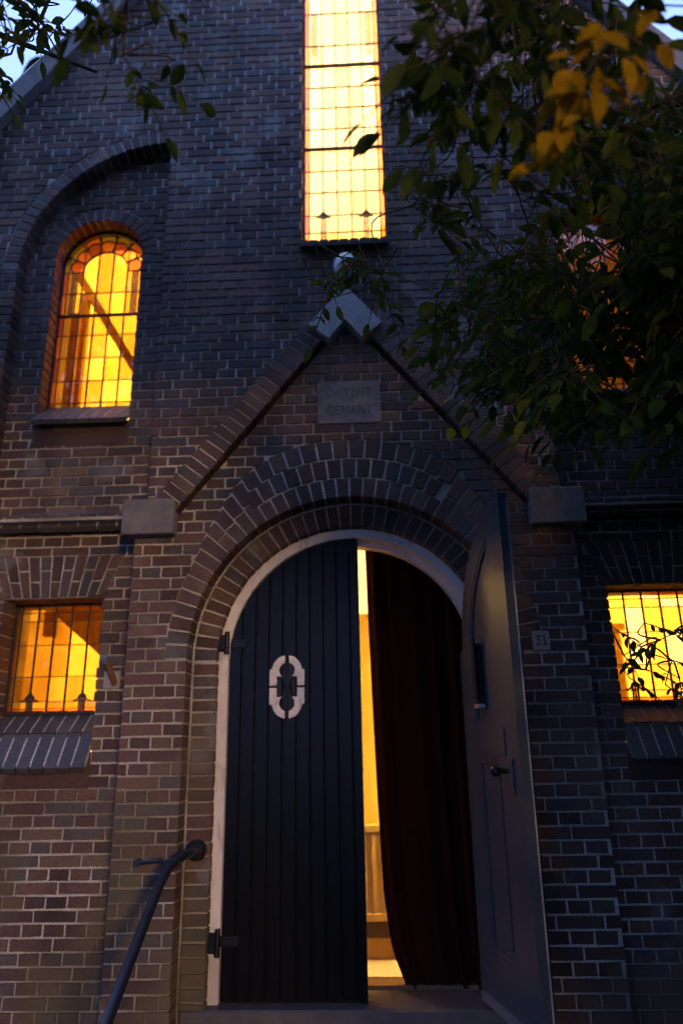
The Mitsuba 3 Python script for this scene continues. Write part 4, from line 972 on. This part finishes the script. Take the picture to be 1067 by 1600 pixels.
# the yellowing branch that hangs from it
rs = np.random.default_rng(21)
tag('yellow_leaf_branch', 'hanging twig of yellow orange leaves in front of the dark foliage', 'branch')
yl, yt = [], []
Y0 = np.array(SPRAYS['yellow'])
br = smooth_path([(0.74, -2.70, 2.62), (0.617, -2.864, 2.455), (0.569, -2.854, 2.400), (0.534, -2.804, 2.362), (0.495, -2.784, 2.320), (0.470, -2.765, 2.290)], 8)
yt.append(tube(br, np.linspace(0.004, 0.0015, len(br)), 6))
for k in range(38):
    c = br[int(6 + k * (len(br) - 7) / 38)]
    d = np.array([rs.uniform(-1.1, 0.6), rs.uniform(-0.3, 0.3), -rs.uniform(0.1, 1.2)])
    c = c + rs.normal(0, 0.040, 3)
    ll = rs.uniform(0.055, 0.085)
    yl.append((leaf_mesh(c, d, np.array([rs.normal(0, .3), -1, 0.3]), ll, ll * rs.uniform(0.38, 0.5), rs.uniform(0, .3)), rs.random(2)))
for (v, f), u in yl:
    add('yellow_leaf_branch__leaf', (v, f), LEAFY, smooth=True, uv=np.tile(u, (len(v), 1)))
add('yellow_leaf_branch__twig', cat(yt), BARK)
tag('lime_leaf_sprig', 'small sprig of two bright yellow green leaves before the portal gable', 'sprig')
q = [np.array(p) for p in SPRAYS['lime']]
for p in q:
    d = np.array([rs.uniform(-.3, .3), -0.1, -1.0])
    v, f = leaf_mesh(p, d, np.array([0.3, -1, 0.2]), 0.062, 0.042, 0.2)
    add('lime_leaf_sprig__leaf', (v, f), LEAFL, smooth=True, uv=np.tile(rs.random(2), (len(v), 1)))
add('lime_leaf_sprig__twig', tube(smooth_path([q[0], (q[0] + q[1]) / 2 + [0, 0, 0.03], q[1] + [0.25, 0.1, 0.25], q[1] + [0.75, 0.25, 0.42]], 8), 0.0018, 5), BARK)

tree('hanging_tree_branch', 'dark leafy tree branch hanging in from the upper left before the sky', ['G', 'G2', 'H'], [
    ([(-3.6, -2.6, 4.6), (-2.3, -1.9, 4.35), (-1.6, -1.7, 4.15), (-0.95, -1.75, 3.75)], 0.035, 0.006),
    ([(-3.6, -2.6, 4.6), (-2.3, -1.5, 4.0), (-1.8, -1.2, 3.9)], 0.02, 0.006)], limb([(-4.0, -3.0, -0.5), (-3.95, -2.95, 2.0), (-3.6, -2.6, 4.6)], 0.13, 0.04), 5, cat_='tree', keep=120, extra=[((-4.3, -5.4, 7.7), (1.8, 1.4, 1.8), 4000, 0.2)])  # unseen high crown added so the left window mirrors leaves, not sky

# the shrub before the right lower window, and an unseen bush added to shade the wall
LEN_OF['shrub'] = 0.055
tree('window_shrub', 'leafy shrub whose leaves stand out against the lit lower right window', ['shrub'], [
    ([(1.95, -1.0, -0.5), (1.85, -0.95, 0.6), (1.62, -0.90, 1.25), (1.35, -0.88, 1.55)], 0.016, 0.004),
    ([(1.95, -1.0, -0.5), (2.0, -0.9, 0.8), (1.80, -0.88, 1.40)], 0.016, 0.004)], None, 9, cat_='shrub', keep=120)

tree('shading_bush', 'unseen dense bush added to shade the wall at the right', [], [([(2.5, -1.5, -0.5), (2.45, -1.5, 1.0), (2.4, -1.4, 2.8)], 0.05, 0.012)], None, 14,
     extra=[((2.4, -1.3, 1.3), (0.98, 0.9, 2.2), 5600, 0.11), ((1.95, -2.9, 1.2), (1.1, 0.9, 2.2), 5200, 0.11), ((3.4, -0.6, 2.5), (1.5, 0.5, 2.6), 4200, 0.12), ((4.4, -1.3, 2.8), (1.7, 1.3, 3.6), 6000, 0.24), ((2.85, -0.5, 0.9), (0.85, 0.38, 1.7), 4500, 0.10), ((2.3, -1.5, 1.2), (0.9, 0.8, 2.1), 2600, 0.2)], cat_='bush', keep=0)  # leaf masses added out of view to darken the right wall

for i, (x, y, z, rad) in enumerate(((-6.4, -8.0, 3.9, (3.6, 1.8, 2.6)), (0.6, -10.4, 6.6, (4.2, 1.6, 2.1)), (8.6, -7.4, 4.2, (3.2, 1.8, 2.8)), (-6.6, -2.6, 3.4, (1.8, 3.4, 2.9)))):  # crowns added out of view to keep low sky light off the front
    tree('added_shading_tree' + ('' if i == 0 else f'_{i:03d}'), ('unseen tree added behind the camera to block sky light, left one', 'unseen tree added behind the camera to block sky light, middle one', 'unseen tree added behind the camera to block sky light, right one', 'unseen tall tree added left of the church to block sky light')[i],
         [], [], limb([(x, y, -0.5), (x + 0.05, y, 2.0), (x, y, z)], 0.2, 0.08), 30 + i, extra=[((x, y, z), rad, 5200, 0.38)], keep=0)
